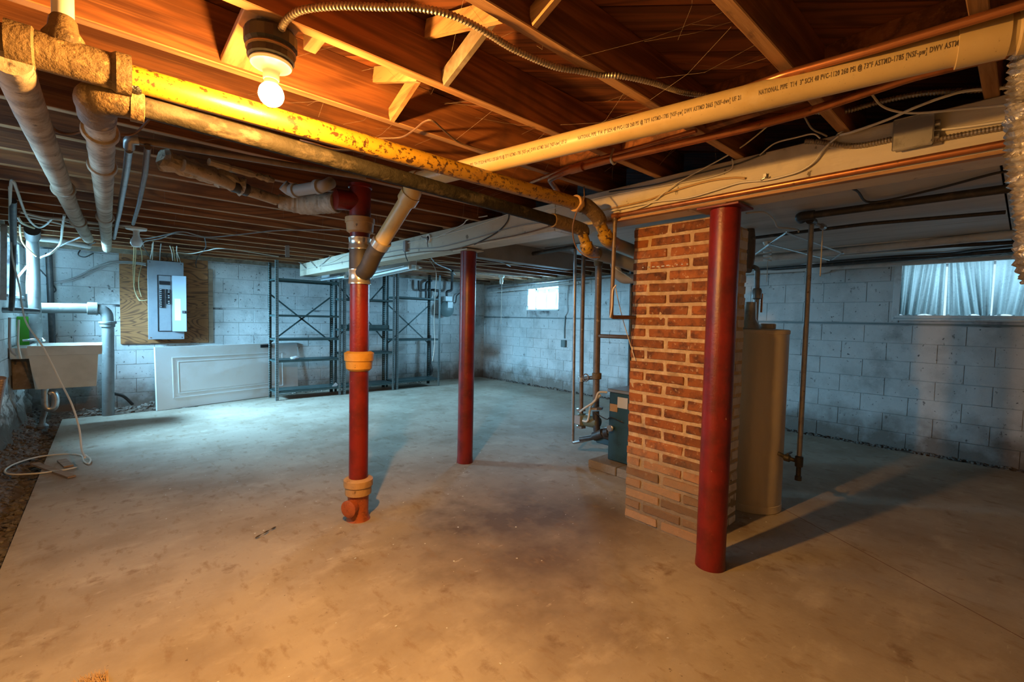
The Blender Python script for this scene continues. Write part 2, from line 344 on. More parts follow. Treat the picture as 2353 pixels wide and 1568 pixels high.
def wall(name, axis, c, lo, hi, zt, openings, t, sgn, parent_mat='joint'):
    """axis 'x': wall plane x=c running along y; sgn = side of the room it backs on to"""
    bm = BM(); cuts = sorted({lo, hi, *[v for o in openings for v in o[:2]]})
    for a, b in zip(cuts, cuts[1:]):
        ops = [o for o in openings if o[0] <= a+1e-6 and o[1] >= b-1e-6]
        spans = [(-.2, zt)] if not ops else [(-.2, ops[0][2]), (ops[0][3], zt)]
        for z0, z1 in spans:
            if z1-z0 < .005: continue
            if axis == 'x': box(bm, (min(c, c+sgn*t), a, z0), (max(c, c+sgn*t), b, z1))
            else: box(bm, (a, min(c, c+sgn*t), z0), (b, max(c, c+sgn*t), z1))
    return struct(name, bm, parent_mat)
def blocks(w, axis, c, sgn, lo, hi, courses, length, openings, m='block_paint', gap=.0032, seed=1):
    rg = random.Random(seed); cache = {}; n = 0
    for k, (z0, z1) in enumerate(courses):
        y = lo - (length/2 if k % 2 else 0)
        while y < hi:
            a, b = max(lo, y), min(hi, y+length); y += length
            segs = [(a, b)]
            for o in openings:
                if min(z1, o[3])-max(z0, o[2]) > .03:
                    ns = []
                    for s, e in segs:
                        if o[1] <= s or o[0] >= e: ns.append((s, e)); continue
                        if s < o[0]: ns.append((s, o[0]))
                        if e > o[1]: ns.append((o[1], e))
                    segs = ns
            for s, e in segs:
                if e-s < .04: continue
                key = (round(e-s, 3), round(z1-z0, 3))
                mid = (s+e)/2; dep = rg.choice((.0095, .0105, .0115, .012))
                loc = (c, mid, z0) if axis == 'x' else (mid, c, z0)
                if key not in cache:
                    bm = BM(); l = (e-s)/2-gap*rg.uniform(.3, .7); h = z1-z0-gap*.8
                    if axis == 'x': box(bm, (-.02, -l, gap*.4), (.012, l, h), .003)
                    else: box(bm, (-l, -.02, gap*.4), (l, .012, h), .003)
                    if sgn > 0:
                        for v in bm.verts:
                            if axis == 'x': v.co.x *= -1
                            else: v.co.y *= -1
                    me, og = mesh_of(bm, m, False, origin=(0,0,0)); me.name = 'concrete_block'; cache[key] = me
                o = bpy.data.objects.new('concrete_block', cache[key]); COL.objects.link(o)
                o.location = Vector(loc)+Vector((-(sgn)*(dep-.012), 0, 0) if axis == 'x' else (0, -(sgn)*(dep-.012), 0))
                adopt(o, w); n += 1
    return n
def courses(z0, z1, n): return [(z0+(z1-z0)*i/n, z0+(z1-z0)*(i+1)/n) for i in range(n)]
OPR = [(-.36, .99, 1.545, 2.135), (6.33, 7.22, 1.625, 2.09)]
OPL = [(7.10, 8.28, 1.55, 2.19), (2.72, 3.88, 1.55, 2.19)]  # second opening is invented, lets the added fill lamp in
wr = wall('wall_right', 'x', XR+.006, YF, YB+.3, ZT, OPR, .28, 1)
blocks(wr, 'x', XR+.006, 1, -.9, YB, courses(-.02, 1.43, 7)+courses(1.462, ZT-.02, 3), .44, OPR, seed=3)
obj('shadow_gap_strip', box(BM(), (XR-.003, -1.0, 1.437), (XR+.004, YB, 1.455)), 'meter_grey', wr)  # dark strip painting in the shadow of the ledge gap
wb = wall('wall_back', 'y', YB+.006, XL-.2, XR+.3, ZT+.02, [], .28, 1)
blocks(wb, 'y', YB+.006, 1, XL, XR, courses(-.02, 1.46, 7)+courses(1.49, ZT, 3), .445, [], seed=5)
wl = wall('wall_left', 'x', XL-.012, YF, YB+.3, ZT, OPL, .28, -1)
blocks(wl, 'x', XL-.012, -1, 5.6, YB, courses(.66, 1.5, 4)+courses(1.52, ZT-.02, 3), .46, OPL, seed=9)
struct('wall_front', box(BM(), (XL-.3, YF-.2, -.2), (XR+.3, YF, 2.8)), 'block_paint')
# rough stone footing at the left wall
bm = BM(); ny = 150; nz_ = 14
vs = [[bm.verts.new((XL-.03+.10*max(0,(1-k/nz_))**1.3+.05*noise.noise((y*4,k*.5,0))+.03*noise.noise((y*13,k*1.4,4)), y, -.12+.82*k/nz_)) for k in range(nz_+1)] for y in [4.0+4.85*j/ny for j in range(ny+1)]]
for j in range(ny):
    for k in range(nz_): bm.faces.new((vs[j][k], vs[j+1][k], vs[j+1][k+1], vs[j][k+1]))
o = obj('stone_footing', bm, 'rubble_wall', wl, True)
# ------------------------------------------------------------------ rubble, gravel
def rocks(name, n, fn, smin, smax, label, cat):
    bm = BM()
    for i in range(n):
        x, y, z = fn(); s = R(smin, smax)
        r = bmesh.ops.create_icosphere(bm, subdivisions=1, radius=s)
        ax, ay, az = R(.6,1.3), R(.6,1.3), R(.35,.8); q = Matrix.Rotation(R(0,6.28), 3, 'Z') @ Matrix.Rotation(R(-.6,.6), 3, 'X')
        for v in r['verts']: v.co = q @ Vector((v.co.x*ax*R(.8,1.2), v.co.y*ay*R(.8,1.2), v.co.z*az)) + Vector((x, y, z))
    o = single(name, bm, 'stone', label, cat); o['kind'] = 'stuff'; return o
def f1():
    y = R(3.2, 8.5); x = XL+.02+(XS-XL-.02)*random.random()**1.2
    return (x, y, ground(x, y)+.004)
rocks('rubble', 1500, f1, .008, .03, 'loose grey rubble and dirt along the foot of the left wall', 'rubble')
def f2():
    x = R(-.4, 1.25); y = R(8.16, 8.7); return (x, y, ground(x, y)+.0)
rocks('rubble', 260, f2, .01, .035, 'brown dirt and stones behind the slab under the breaker panel', 'rubble')
def f3():
    x = 6.71+.11*random.random(); y = R(-.6, 8.6); return (x, y, -.015+(x-6.7)*.22)
rocks('gravel', 1100, f3, .008, .026, 'dark gravel in the gap along the foot of the right wall', 'gravel')
def f4():
    x = R(2.0, 5.6); return (x, 8.74-.16*random.random()**2, .004)
rocks('debris', 240, f4, .006, .024, 'crumbled mortar along the foot of the back wall behind the shelves', 'debris')

# ------------------------------------------------------------------ ceiling: subfloor boards, joists, bridging
ZJ, ZP = 2.27, 2.47
ceil = struct('ceiling', box(BM(), (XL-.4, YF-.3, ZP+.022), (XR+.4, YB+.4, ZP+.10)), 'plank')
# diagonal subfloor boards
bw = .135; dvec = Vector((1,-1,0)).normalized(); nvec = Vector((1,1,0)).normalized()
k0 = int((-1.0+YF)*.7071/bw)-1
def clip_line(s):
    # extent of the line  n.p = s  inside the room
    pts = []
    x0,x1,y0,y1 = XL-.3, XR+.3, YF-.2, YB+.3
    c = s*math.sqrt(2)
    for x in (x0, x1):
        y = c-x
        if y0 <= y <= y1: pts.append((x, y))
    for y in (y0, y1):
        x = c-y
        if x0 <= x <= x1: pts.append((x, y))
    if len(pts) < 2: return None
    ts = [Vector((p[0],p[1],0)).dot(dvec) for p in pts]
    return min(ts), max(ts)
for k in range(k0, k0+100):
    s = (k+.5)*bw; e = clip_line(s)
    if not e or e[1]-e[0] < .3 or s > 11: continue
    l = e[1]-e[0]; bm = BM(); box(bm, (-l/2, -bw/2+.0025, 0), (l/2, bw/2-.0025, .02))
    me, og = mesh_of(bm, 'plank', origin=(0,0,0)); me.name = 'plank'
    o = bpy.data.objects.new('plank', me); COL.objects.link(o)
    o.location = nvec*s + dvec*((e[0]+e[1])/2) + Vector((0,0,ZP+R(0,.002))); o.rotation_euler = (0,0,-math.pi/4); adopt(o, ceil)
JY = [-1.2,-.75,-.3,.13,.585,1.04,1.513,1.942,2.39,2.85,3.29,3.74,4.17,4.63,5.03,5.46,5.90,6.33,6.77,7.20,7.64,8.08,8.50]
jm = None
for y in JY:
    w = .044+R(-.002,.002)
    bm = BM(); box(bm, (XL-.25, y-w/2, ZJ+R(-.004,.004)), (2.75, y+w/2, ZP), .003)
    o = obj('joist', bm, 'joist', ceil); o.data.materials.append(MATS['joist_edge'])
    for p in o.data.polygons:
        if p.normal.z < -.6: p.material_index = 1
    if y > 3.6:
        bm = BM(); box(bm, (2.45, y+.05-w/2, ZJ+R(-.004,.004)), (XR+.2, y+.05+w/2, ZP), .003)
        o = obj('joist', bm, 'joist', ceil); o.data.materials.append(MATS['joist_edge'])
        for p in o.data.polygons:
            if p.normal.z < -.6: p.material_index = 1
# cross bridging in the bays
for a, b in zip(JY[2:7], JY[3:8]):
    for X in ((.86,) if a > 2 else (.88, )):
        bm = BM(); bar(bm, (X, a+.024, ZJ+.035), (X, b-.024, ZP-.03), .062, .019, (1,0,0)); obj('bridging', bm, 'bridging', ceil)
        bm = BM(); bar(bm, (X+.075, a+.024, ZP-.03), (X+.075, b-.024, ZJ+.02), .062, .019, (1,0,0)); obj('bridging', bm, 'dusty_wood' if .9 < a < 1.2 else 'bridging', ceil)
for a, b, X in ((.585,1.04,2.05),(1.04,1.513,2.08),(1.513,1.942,2.06),(.13,.585,2.06)):
    obj('blocking', box(BM(), (X, a+.022, ZJ+.02), (X+.04, b-.022, ZP)), 'joist', ceil)
obj('mounting_board', box(BM(), (.31, 1.513, ZJ+.012), (.46, 1.945, ZJ+.034), .002), 'bridging', ceil)
obj('mounting_cleat', box(BM(), (.50, 1.54, ZJ+.01), (.54, 1.64, ZJ+.06), .002), 'bridging', ceil)
# sill / rim on top of the foundation walls
obj('sill', box(BM(), (XL-.25, YB-.05, ZT+.02), (XR+.25, YB+.2, ZP)), 'dusty_wood', ceil)
obj('sill', box(BM(), (XR-.02, YF, ZT), (XR+.2, YB, ZP)), 'dusty_wood', ceil)
obj('sill', box(BM(), (XL-.25, YF, ZT), (XL+.01, YB, ZP)), 'dusty_wood', ceil)
# flat boarded part on the right of the beam
for x0, x1, y0, y1 in ((2.72,4.72,.125,3.58),(4.73,6.83,.125,3.58),(2.72,6.83,-1.6,.115)):
    obj('ceiling_board', box(BM(), (x0, y0, 2.185), (x1, y1, 2.2)), 'ceiling_board', ceil)
obj('seam_strip', box(BM(), (3.9, .06, 2.172), (6.8, .10, 2.186), .003), 'ceiling_seam', ceil)
for x, r in ((5.35,.012),(6.05,.02)):
    obj('seam_strip', box(BM(), (x-r, .14, 2.176), (x+r, 3.55, 2.186), .003), 'ceiling_seam', ceil)
obj('metal_patch', box(BM(), (3.55, 3.02, 2.172), (4.15, 3.50, 2.183)), 'boiler_top', ceil, label='bright sheet metal patch on the grey ceiling boards')

# ------------------------------------------------------------------ main beam and columns
bt = thing('main_beam', 'long white painted wooden beam on the red columns, cables stapled along it', 'beam', (2.59, 4.0, 2.06))
for i, (y0, y1) in enumerate(((-1.6,2.35),(2.353,5.6),(5.603,8.32))):
    obj('timber', box(BM(), (2.485, y0, 2.062), (2.70, y1, ZJ-.002), .004), 'beam_paint', bt)
obj('nailing_strip', box(BM(), (2.478, -1.6, 2.052), (2.52, 1.9, 2.066), .002), 'bridging', bt)
hd = single('grey_header', box(BM(), (2.72, 3.60, 2.005), (4.15, 3.72, 2.20), .004), 'header_grey', 'dull grey boxed header crossing under the joists right of the middle column', 'header')
def column(name, x, y, r, zt, label):
    t = thing(name, label, 'column', (x, y, 0), 'red steel lally columns')
    obj('shaft', lathe(BM(), [(r+.004,0),(r+.003,.03),(r,.06),(r,zt-.03)], (x,y,0), seg=36), 'red_paint', t, True)
    obj('cap_plate', box(BM(), (x-.10, y-.11, zt-.028), (x+.10, y+.12, zt-.016), .002), 'red_paint' if y < 2 else 'beam_paint', t)
    obj('shim', box(BM(), (x-.11, y-.05, zt-.016), (x+.10, y+.16, zt-.001), .002), 'scrap_wood', t)
    return t
column('lally_column', 2.595, 1.149, .079, 2.066, 'glossy red steel column standing against the brick chimney')
column('lally_column', 2.592, 3.574, .075, 2.066, 'dark red steel column in the middle of the floor under the white beam')

# ------------------------------------------------------------------ brick chimney
ct = thing('brick_chimney', 'square red brick chimney with thick pale mortar behind the near red column', 'chimney', (3.0, 1.57, 0))
cx0, cx1, cy0, cy1 = 2.765, 3.29, 1.30, 1.845
bm = BM(); box(bm, (cx0, cy0, 0), (cx1, cy1, 2.055))
bmesh.ops.subdivide_edges(bm, edges=bm.edges[:], cuts=26, use_grid_fill=True)
for v in bm.verts:
    n_ = noise.noise(v.co*9)*.008 + noise.noise(v.co*37)*.007
    if abs(v.co.x-cx0) < 1e-4: v.co.x += n_
    if abs(v.co.y-cy0) < 1e-4: v.co.y += n_
obj('mortar_core', bm, 'mortar', ct)
nc = 27; ch = 2.05/nc
def brick(a, b, m='brick', rg=.0035):
    a = Vector(a); b = Vector(b)
    bm = BM(); box(bm, a, b, .004)
    for v in bm.verts: v.co += Vector((R(-rg,rg), R(-rg,rg), R(-rg,rg)))
    return obj('brick', bm, m, ct)
Lf = cy1-cy0
for i in range(nc):
    z0 = .004+i*ch+.010; z1 = (i+1)*ch-.009
    fr = [(0,.20),(.245,.745),(.79,1.0)] if i % 2 else [(0,.465),(.51,1.0)]
    for f0, f1_ in fr:
        j = R(-.008,.008)
        y1 = cy1-f0*Lf+(.002 if f0 == 0 else j); y0 = cy1-f1_*Lf+(.0 if f1_ == 1 else j)
        brick((cx0-.008+R(-.002,.002), y0, z0), (cx0+.07, y1, z1))
    fr = [(0,.46),(.5,1.0)] if i % 2 else [(0,.23),(.27,.73),(.77,1.0)]
    for f0, f1_ in fr:
        brick((cx0+.072+f0*(cx1-cx0-.07), cy0-.006+R(-.001,.001), z0), (cx0+.066+f1_*(cx1-cx0-.07), cy0+.05, z1), 'white_brick')
for k, py in enumerate((.05,.09,.13,.165,.2,.235,.30,.335,.37)):
    y = cy1-.03-py; l = .011 if k in (2,3,4,5) else .005; h = R(-.002,.002)
    obj('paint_dab', box(BM(), (cx0-.0145, y-l, 1.772+h), (cx0-.0095, y+l, 1.779+h), .001), 'paper', ct)
obj('flue_collar', lathe(BM(), [(.075,0),(.075,.03),(.068,.03),(.068,.0)], (3.06, 1.875, 1.63), (0,1,0)), 'wire_grey', ct)

# ------------------------------------------------------------------ soil stack with its joints
sx, sy = 1.279, 3.004
st = thing('soil_stack', 'red painted vertical soil stack with yellow and tan hubs left of centre', 'stack', (sx, sy, 0))
r0 = .063
obj('cleanout', lathe(BM(), [(r0+.018,0),(r0+.008,.02),(r0+.004,.06),(r0+.006,.15),(r0+.012,.19)], (sx,sy,0), seg=28), 'orange_rust', st, True)
bm = BM(); dd = Vector((-.8,-.45,0)).normalized(); lathe(bm, [(.04,0),(.055,.06),(.058,.085),(.045,.09)], Vector((sx,sy,.105))+dd*.02, dd); obj('cleanout_plug', bm, 'orange_rust', st, True)
obj('hub', lathe(BM(), [(r0+.012,.175),(r0+.024,.18),(r0+.026,.235),(r0+.034,.238),(r0+.034,.28),(r0+.016,.292)], (sx,sy,0), seg=32), 'hub_tan', st, True, label='tan lower hub')
obj('pipe_section', lathe(BM(), [(r0,.27),(r0,1.05)], (sx,sy,0), seg=32), 'red_paint', st, True)
obj('hub', lathe(BM(), [(r0+.006,1.03),(r0+.022,1.045),(r0+.026,1.095),(r0+.033,1.1),(r0+.035,1.15),(r0+.014,1.162)], (sx,sy,0), seg=32), 'hub_yellow', st, True, label='bright yellow middle hub')
obj('pipe_section', lathe(BM(), [(r0,1.15),(r0,1.64)], (sx,sy,0), seg=32), 'red_paint', st, True)
def bandclamp(z0, z1):
    obj('clamp_band', lathe(BM(), [(r0+.001,z0),(r0+.011,z0),(r0+.011,z0+.012),(r0+.008,z0+.016),(r0+.008,z1-.016),(r0+.011,z1-.012),(r0+.011,z1),(r0+.001,z1)], (sx,sy,0), seg=32), 'clear_band', st, True)
bandclamp(1.615, 1.712); bandclamp(1.845, 1.925)
obj('rubber_wye', lathe(BM(), [(r0+.002,1.70),(r0+.005,1.72),(r0+.005,1.83),(r0+.002,1.85)], (sx,sy,0), seg=32), 'rubber', st, True)
pj = Vector((1.372, 2.44, 2.165)); wj = Vector((sx, sy, 1.66))
wv = (pj-wj)
bm = BM(); tube(bm, smooth([wj+Vector((0,0,.02)), wj+wv*.12+Vector((.0,-.02,-.01)), wj+wv*.28, wj+wv*.40], 6), .056, 24); obj('wye_branch', bm, 'rubber', st, True)
obj('pipe_section', lathe(BM(), [(r0,1.92),(r0,1.97)], (sx,sy,0), seg=32), 'red_paint', st, True)
obj('hub', lathe(BM(), [(r0+.006,1.955),(r0+.022,1.965),(r0+.026,2.02),(r0+.032,2.022),(r0+.032,2.055),(r0+.012,2.062)], (sx,sy,0), seg=32), 'hub_tan', st, True, label='tan upper hub')
obj('tee', lathe(BM(), [(r0+.006,2.05),(r0+.006,2.25),(r0+.014,2.255),(r0+.014,2.275)], (sx,sy,0), seg=32), 'red_paint', st, True)
bm = BM(); tube(bm, [(sx,sy,2.165),(sx-.16,sy+.01,2.155)], [.06,.066], 24); obj('tee_branch', bm, 'red_paint', st, True)

# ------------------------------------------------------------------ PVC drain with print
pa, pb = Vector((1.350,2.388,2.19)), Vector((1.803,.142,2.19)); ax = (pb-pa).normalized(); PR = .0475
pt = thing('pvc_drain', 'long cream plastic drain pipe with black printed lettering under the joists', 'pipe', pa)
obj('straight_run', tube(BM(), [pa, pb-ax*.02], PR, 32), 'pvc', pt, True)
obj('coupling', lathe(BM(), [(PR,0),(PR+.008,.001),(PR+.008,.10),(PR+.003,.103),(PR+.003,.115),(PR+.008,.12),(PR+.010,.62),(PR,.62)], pb-ax*.03, ax, 32), 'pvc', pt, True)
ed = (wj+wv*.40-pj).normalized()
obj('elbow', tube(BM(), smooth([pa+ax*.03, pa-ax*.03, pj+ed*.03, pj+ed*.11], 8), PR+.007, 28), 'pvc', pt, True)
obj('slanting_run', tube(BM(), [pj+ed*.06, wj+wv*.30], PR, 28), 'pvc', pt, True)
obj('elbow_hub', lathe(BM(), [(PR+.004,0),(PR+.013,.003),(PR+.013,.055),(PR+.004,.058)], pj+ed*.045, ed, 28), 'pvc', pt, True)
cw = wj+wv*.38
obj('hose_clamp', lathe(BM(), [(PR+.004,0),(PR+.013,.003),(PR+.013,.05),(PR+.004,.053)], cw, ed*-1, 28), 'clear_band', pt, True)
bm = BM(); box(bm, (-.012,-.02,-.008), (.012,.02,.008), .002); bmesh.ops.translate(bm, verts=bm.verts, vec=cw+Vector((.055,-.02,.03))); obj('clamp_screw', bm, 'galvanised', pt)
def wrap_text(s, u0, length, theta0, height):
    cu = bpy.data.curves.new('t', 'FONT'); cu.body = s; cu.size = 1.0; cu.offset = .018; cu.space_character = 1.12; cu.resolution_u = 2
    to = bpy.data.objects.new('t', cu); COL.objects.link(to)
    dg = bpy.context.evaluated_depsgraph_get(); me = bpy.data.meshes.new_from_object(to.evaluated_get(dg))
    bpy.data.objects.remove(to)
    bm = BM(); bm.from_mesh(me); bpy.data.meshes.remove(me)
    xs = [v.co.x for v in bm.verts]; w = max(xs)-min(xs); kx = length/w; ky = height/.72
    mid = (pa+pb)/2; f = Vector((0,0,1.4))-mid; f = (f-ax*f.dot(ax)).normalized(); up = f.cross(ax); up = up if up.z > 0 else -up
    for v in bm.verts:
        u = u0+(v.co.x-min(xs))*kx; th = theta0+v.co.y*ky/PR
        v.co = pa+ax*u+(f*math.cos(th)+up*math.sin(th))*(PR+.0007)
    return bm
LINE = 'NATIONAL PIPE  T14  3" SCH 40 PVC-1120 260 PSI @ 73\u00b0F ASTMD-1785 [NSF-pw] DWV ASTMD 2665 [NSF-dwv] UF 21'
for u0, ln, s in ((.40,.63,LINE),(1.085,.635,LINE),(1.775,.495,LINE[:LINE.index(' 2665')])):
    obj('print', wrap_text(s, u0, ln, .10, .0150), 'print_ink', pt)

# ------------------------------------------------------------------ steam pipes (yellow, mottled) and their iron fittings
yp = thing('yellow_steam_pipe', 'bright yellow painted pipe with rust specks crossing under the joists', 'pipe', (1.1,1.87,2.1))
A = Vector((.055,1.835,2.105)); B = Vector((2.20,1.85,2.112))
obj('straight_run', tube(BM(), [A, B], .0375, 28), 'yellow_pipe', yp, True)
bm = BM(); tube(bm, smooth([B+Vector((-.02,0,0)), B+Vector((.04,0,.0)), (2.344,1.850,2.069), (2.377,1.850,2.033)], 6), .046, 24); obj('elbow', bm, 'crusty_iron', yp, True)
bm = BM(); tube(bm, [(2.344,1.850,2.061), (2.450,1.850,1.944)], .036, 24); obj('slanting_run', bm, 'yellow_pipe', yp, True)
bm = BM(); tube(bm, smooth([(2.420,1.850,1.976), (2.450,1.850,1.944), (2.529,1.880,1.934), (2.674,1.950,1.949)], 6), .047, 24); obj('elbow', bm, 'yellow_pipe', yp, True)
obj('collar', lathe(BM(), [(.04,0),(.05,.004),(.05,.03),(.04,.034)], B+Vector((-.075,0,0)), (1,0,0), 24), 'hub_tan', yp, True)
obj('tee', lathe(BM(), [(.043,-.02),(.056,-.02),(.056,.03),(.050,.035),(.050,.19),(.058,.2),(.058,.235),(.043,.235)], A+Vector((-.225,-.01,.0)), (1,0,0), 24), 'crusty_iron', yp, True)
obj('tar_patch', tube(BM(), smooth([A+Vector((-.03,-.006,-.028)), A+Vector((.0,0,-.02)), A+Vector((.035,0,-.022))],4), [.026]*8+[.02], 12), 'tar', yp, True)
obj('far_run', tube(BM(), [A+Vector((-.20,-.01,0)), A+Vector((-.62,-.03,.0))], .041, 24), 'crusty_iron', yp, True)
obj('collar', lathe(BM(), [(.042,0),(.056,.004),(.056,.035),(.042,.04)], A+Vector((-.405,-.02,0)), (1,0,0), 24), 'crusty_iron', yp, True)
obj('riser', tube(BM(), [A+Vector((-.135,-.01,.03)), A+Vector((-.135,-.01,.36))], .024, 20), 'white_pipe', yp, True)
obj('riser_neck', lathe(BM(), [(.045,.03),(.045,.055),(.033,.075),(.03,.10),(.024,.11)], A+Vector((-.135,-.01,0)), seg=20), 'crusty_iron', yp, True)
obj('riser_band', lathe(BM(), [(.024,.255),(.0255,.256),(.0255,.36),(.024,.36)], A+Vector((-.135,-.01,0)), seg=20), 'yellow_pipe', yp, True)

dp = thing('dark_steam_pipe', 'dark mottled pipe with peeling paint running beneath the yellow pipe', 'pipe', (1.1,1.97,2.05))
A2 = Vector((.06,1.885,2.048)); B2 = Vector((2.16,2.04,2.037))
obj('straight_run', tube(BM(), [A2, B2], .035, 28), 'dark_pipe', dp, True)
q1 = Vector((2.427,2.050,2.026)); q2 = Vector((2.502,2.050,1.902))
bm = BM(); tube(bm, smooth([B2+Vector((-.03,0,0)), B2+Vector((.03,0,0)), q1, q1+(q2-q1)*.25], 6), .045, 24); obj('elbow', bm, 'crusty_iron', dp, True)
bm = BM(); tube(bm, [q1, q2], .034, 24); obj('slanting_run', bm, 'yellow_pipe', dp, True)
bm = BM(); tube(bm, smooth([q1+(q2-q1)*.7, q2, (2.648,2.120,1.895), (2.801,2.200,1.910)], 6), .045, 24); obj('elbow', bm, 'yellow_pipe', dp, True)
e0 = A2+Vector((-.075,.0,.0))
obj('tee', tube(BM(), smooth([A2+Vector((.03,0,0)), A2+Vector((-.02,0,0)), e0+Vector((0,.03,-.005)), e0+Vector((0,.10,-.01)), e0+Vector((0,.17,-.01))], 6), .05, 24), 'crusty_iron', dp, True)
obj('collar', lathe(BM(), [(.036,0),(.054,.003),(.054,.035),(.036,.038)], A2+Vector((.0,0,0)), (1,0,0), 24), 'crusty_iron', dp, True)

def lagged(name, pts, r, label, joints, m='lagging'):
    t = thing(name, label, 'pipe', Vector(pts[0]))
    q = resample(smooth(pts, 20), .04)
    obj('run', tube(BM(), q, [r*(1+.04*noise.noise(p*9)) for p in q], 20), m, t, True)
    L_ = len(q)-2
    for f in joints:
        i = int(f*L_); d = (q[i+1]-q[i]).normalized()
        obj('collar', lathe(BM(), [(r,-.03),(r*1.18,-.028),(r*1.28,0),(r*1.18,.028),(r,.03)], q[i], d, 20), m, t, True)
    return t
lagged('lagged_drain_pipe', [e0+Vector((0,.14,-.01)), (-0.010,2.117,2.060), (-0.009,2.607,2.080), (-0.006,3.444,2.110), (-0.004,4.494,2.140), (0.010,7.906,2.190)], .045, 'grey lagged pipe running from the iron tee to the back wall', (.06,.17,.5))
lagged('lagged_drain_pipe', [(-0.182,1.804,2.060), (-0.188,2.200,2.080), (-0.189,2.863,2.100), (-0.188,3.566,2.120), (-0.179,4.880,2.140), (-0.142,6.805,2.170)], .045, 'pale lagged pipe at the far left, its near end dark and dusty', (.42,.72))
# grey water pipes
gp = thing('grey_water_pipe', 'dull grey pipe along the underside of a joist, turning down to a stub', 'pipe', (0.093,2.811,2.200))
obj('run', tube(BM(), fillet([(0.090,2.890,2.170), (0.090,2.851,2.210), (0.168,2.862,2.220), (0.549,2.773,2.220), (1.155,2.636,2.220)], .03), .017, 12), 'brown_pipe', gp, True)
obj('elbow', tube(BM(), fillet([(0.090,2.889,2.180), (0.090,2.851,2.210), (0.123,2.850,2.215)], .03), .023, 12), 'grey_metal', gp, True)
pipe('conduit', [(0.089,2.892,2.170), (0.090,3.348,2.170), (0.085,4.641,2.180), (0.068,6.742,2.200)], .016, 'grey_metal', 'silver grey conduit running away to the back wall, third of the ceiling pipes')
pipe('conduit', [(0.158,2.844,2.190), (0.174,3.407,2.190), (0.189,4.457,2.200), (0.190,5.489,2.200)], .014, 'brown_pipe', 'thin brownish conduit right of the silver grey one')
# wrapped waste branch into the red tee
wt = thing('wrapped_waste_pipe', 'grey waste pipe in torn insulation leading into the red tee', 'pipe', (0.742,3.264,2.150))
q = [Vector(p) for p in ((0.320,3.092,2.200), (0.436,3.141,2.190), (0.590,3.222,2.170), (0.746,3.284,2.160), (0.848,3.333,2.155))]
obj('run', tube(BM(), smooth(q, 10), .034, 18), 'lagging', wt, True)
obj('band', tube(BM(), [q[2]-(q[3]-q[2])*.1, q[2]+(q[3]-q[2])*.45], .038, 18), 'black_iron', wt, True)
bm = BM(); qq = smooth([(0.865,3.347,2.155), (0.993,3.316,2.150), (1.098,3.201,2.155), (1.158,3.088,2.155)], 10)
tube(bm, qq, [.045+.022*min(1,i/12)+.003*math.sin(i*2) for i in range(len(qq))], 20); obj('reducer', bm, 'lagging', wt, True)
bm = BM(); qq = resample(smooth([(0.225,3.127,2.220), (0.347,3.159,2.210), (0.500,3.213,2.200), (0.641,3.245,2.180)], 20), .025)
tube(bm, qq, [.05+.018*noise.noise(p*30) for p in qq], 12)
for v in bm.verts: v.co += Vector((noise.noise(v.co*40), noise.noise(v.co*40+Vector((9,0,0))), noise.noise(v.co*40+Vector((0,9,0)))))*.014
obj('torn_insulation', bm, 'lagging', wt)
bm = BM(); qq = resample(smooth([(0.441,3.101,2.250), (0.625,3.162,2.250), (0.807,3.220,2.250)], 20), .02)
tube(bm, qq, [.02+.012*noise.noise(p*40) for p in qq], 8)
obj('torn_insulation', bm, 'lagging', wt)
tp = thing('trap_pipe', 'short dark grey pipe with an elbow at each end beside the red tee', 'pipe', (0.926,3.051,2.200))
obj('run', tube(BM(), fillet([(0.824,3.091,2.200), (0.870,3.094,2.170), (0.980,2.820,2.170), (1.032,2.861,2.210)], .04), .035, 20), 'wire_grey', tp, True)
obj('collar', lathe(BM(), [(.035,0),(.043,.003),(.043,.035),(.035,.038)], (0.874,3.075,2.170), Vector((0.980,2.820,2.170))-Vector((0.870,3.094,2.170)), 20), 'wire_grey', tp, True)
obj('collar', lathe(BM(), [(.035,0),(.043,.003),(.043,.03),(.035,.033)], (0.952,2.874,2.170), Vector((0.980,2.820,2.170))-Vector((0.870,3.094,2.170)), 20), 'wire_grey', tp, True)

# ------------------------------------------------------------------ lamp with bulb
bx, by = .389, 1.583
lt = thing('bulb_fixture', 'lit bare bulb in a white porcelain holder on a black round box', 'lamp', (bx, by, 2.17))
obj('junction_box', lathe(BM(), [(.045,.092),(.068,.088),(.074,.078),(.074,.045),(.066,.038),(.066,.006),(.061,0)][::-1], (bx,by,2.175), seg=20), 'box_black', lt)
obj('box_ring', lathe(BM(), [(.066,0),(.070,.003),(.070,.006),(.066,.009)], (bx,by,2.200), seg=32), 'hub_tan', lt, True)
obj('porcelain_holder', lathe(BM(), [(.021,-.050),(.023,-.047),(.023,-.028),(.026,-.018),(.033,-.012),(.057,-.007),(.060,0),(.057,.006)], (bx,by,2.170), seg=32), 'porcelain', lt, True)
bm = BM(); bmesh.ops.create_uvsphere(bm, u_segments=24, v_segments=14, radius=.036)
bmesh.ops.translate(bm, verts=bm.verts, vec=(bx,by,2.078)); o = obj('bulb', bm, 'bulb_glow', lt, True)
o.data.materials.append(MATS['bulb_collar_glow'])          # LED globe: the lower half throws the light, the collar half only glows
for p in o.data.polygons:
    if p.center.z > .038: p.material_index = 1
obj('bulb_neck', lathe(BM(), [(.021,0),(.019,.018)], (bx,by,2.106), seg=24), 'porcelain', lt, True)
obj('conduit_connector', tube(BM(), [(0.416,1.605,2.262), (0.413,1.624,2.250)], .014, 14), 'armour', lt, True)
def bx_cable(name, pts, r, label, m='armour', pitch=.0105):
    return single(name, ribbed(BM(), pts, r, pitch, r*.16, 10), m, label, 'cable', True)
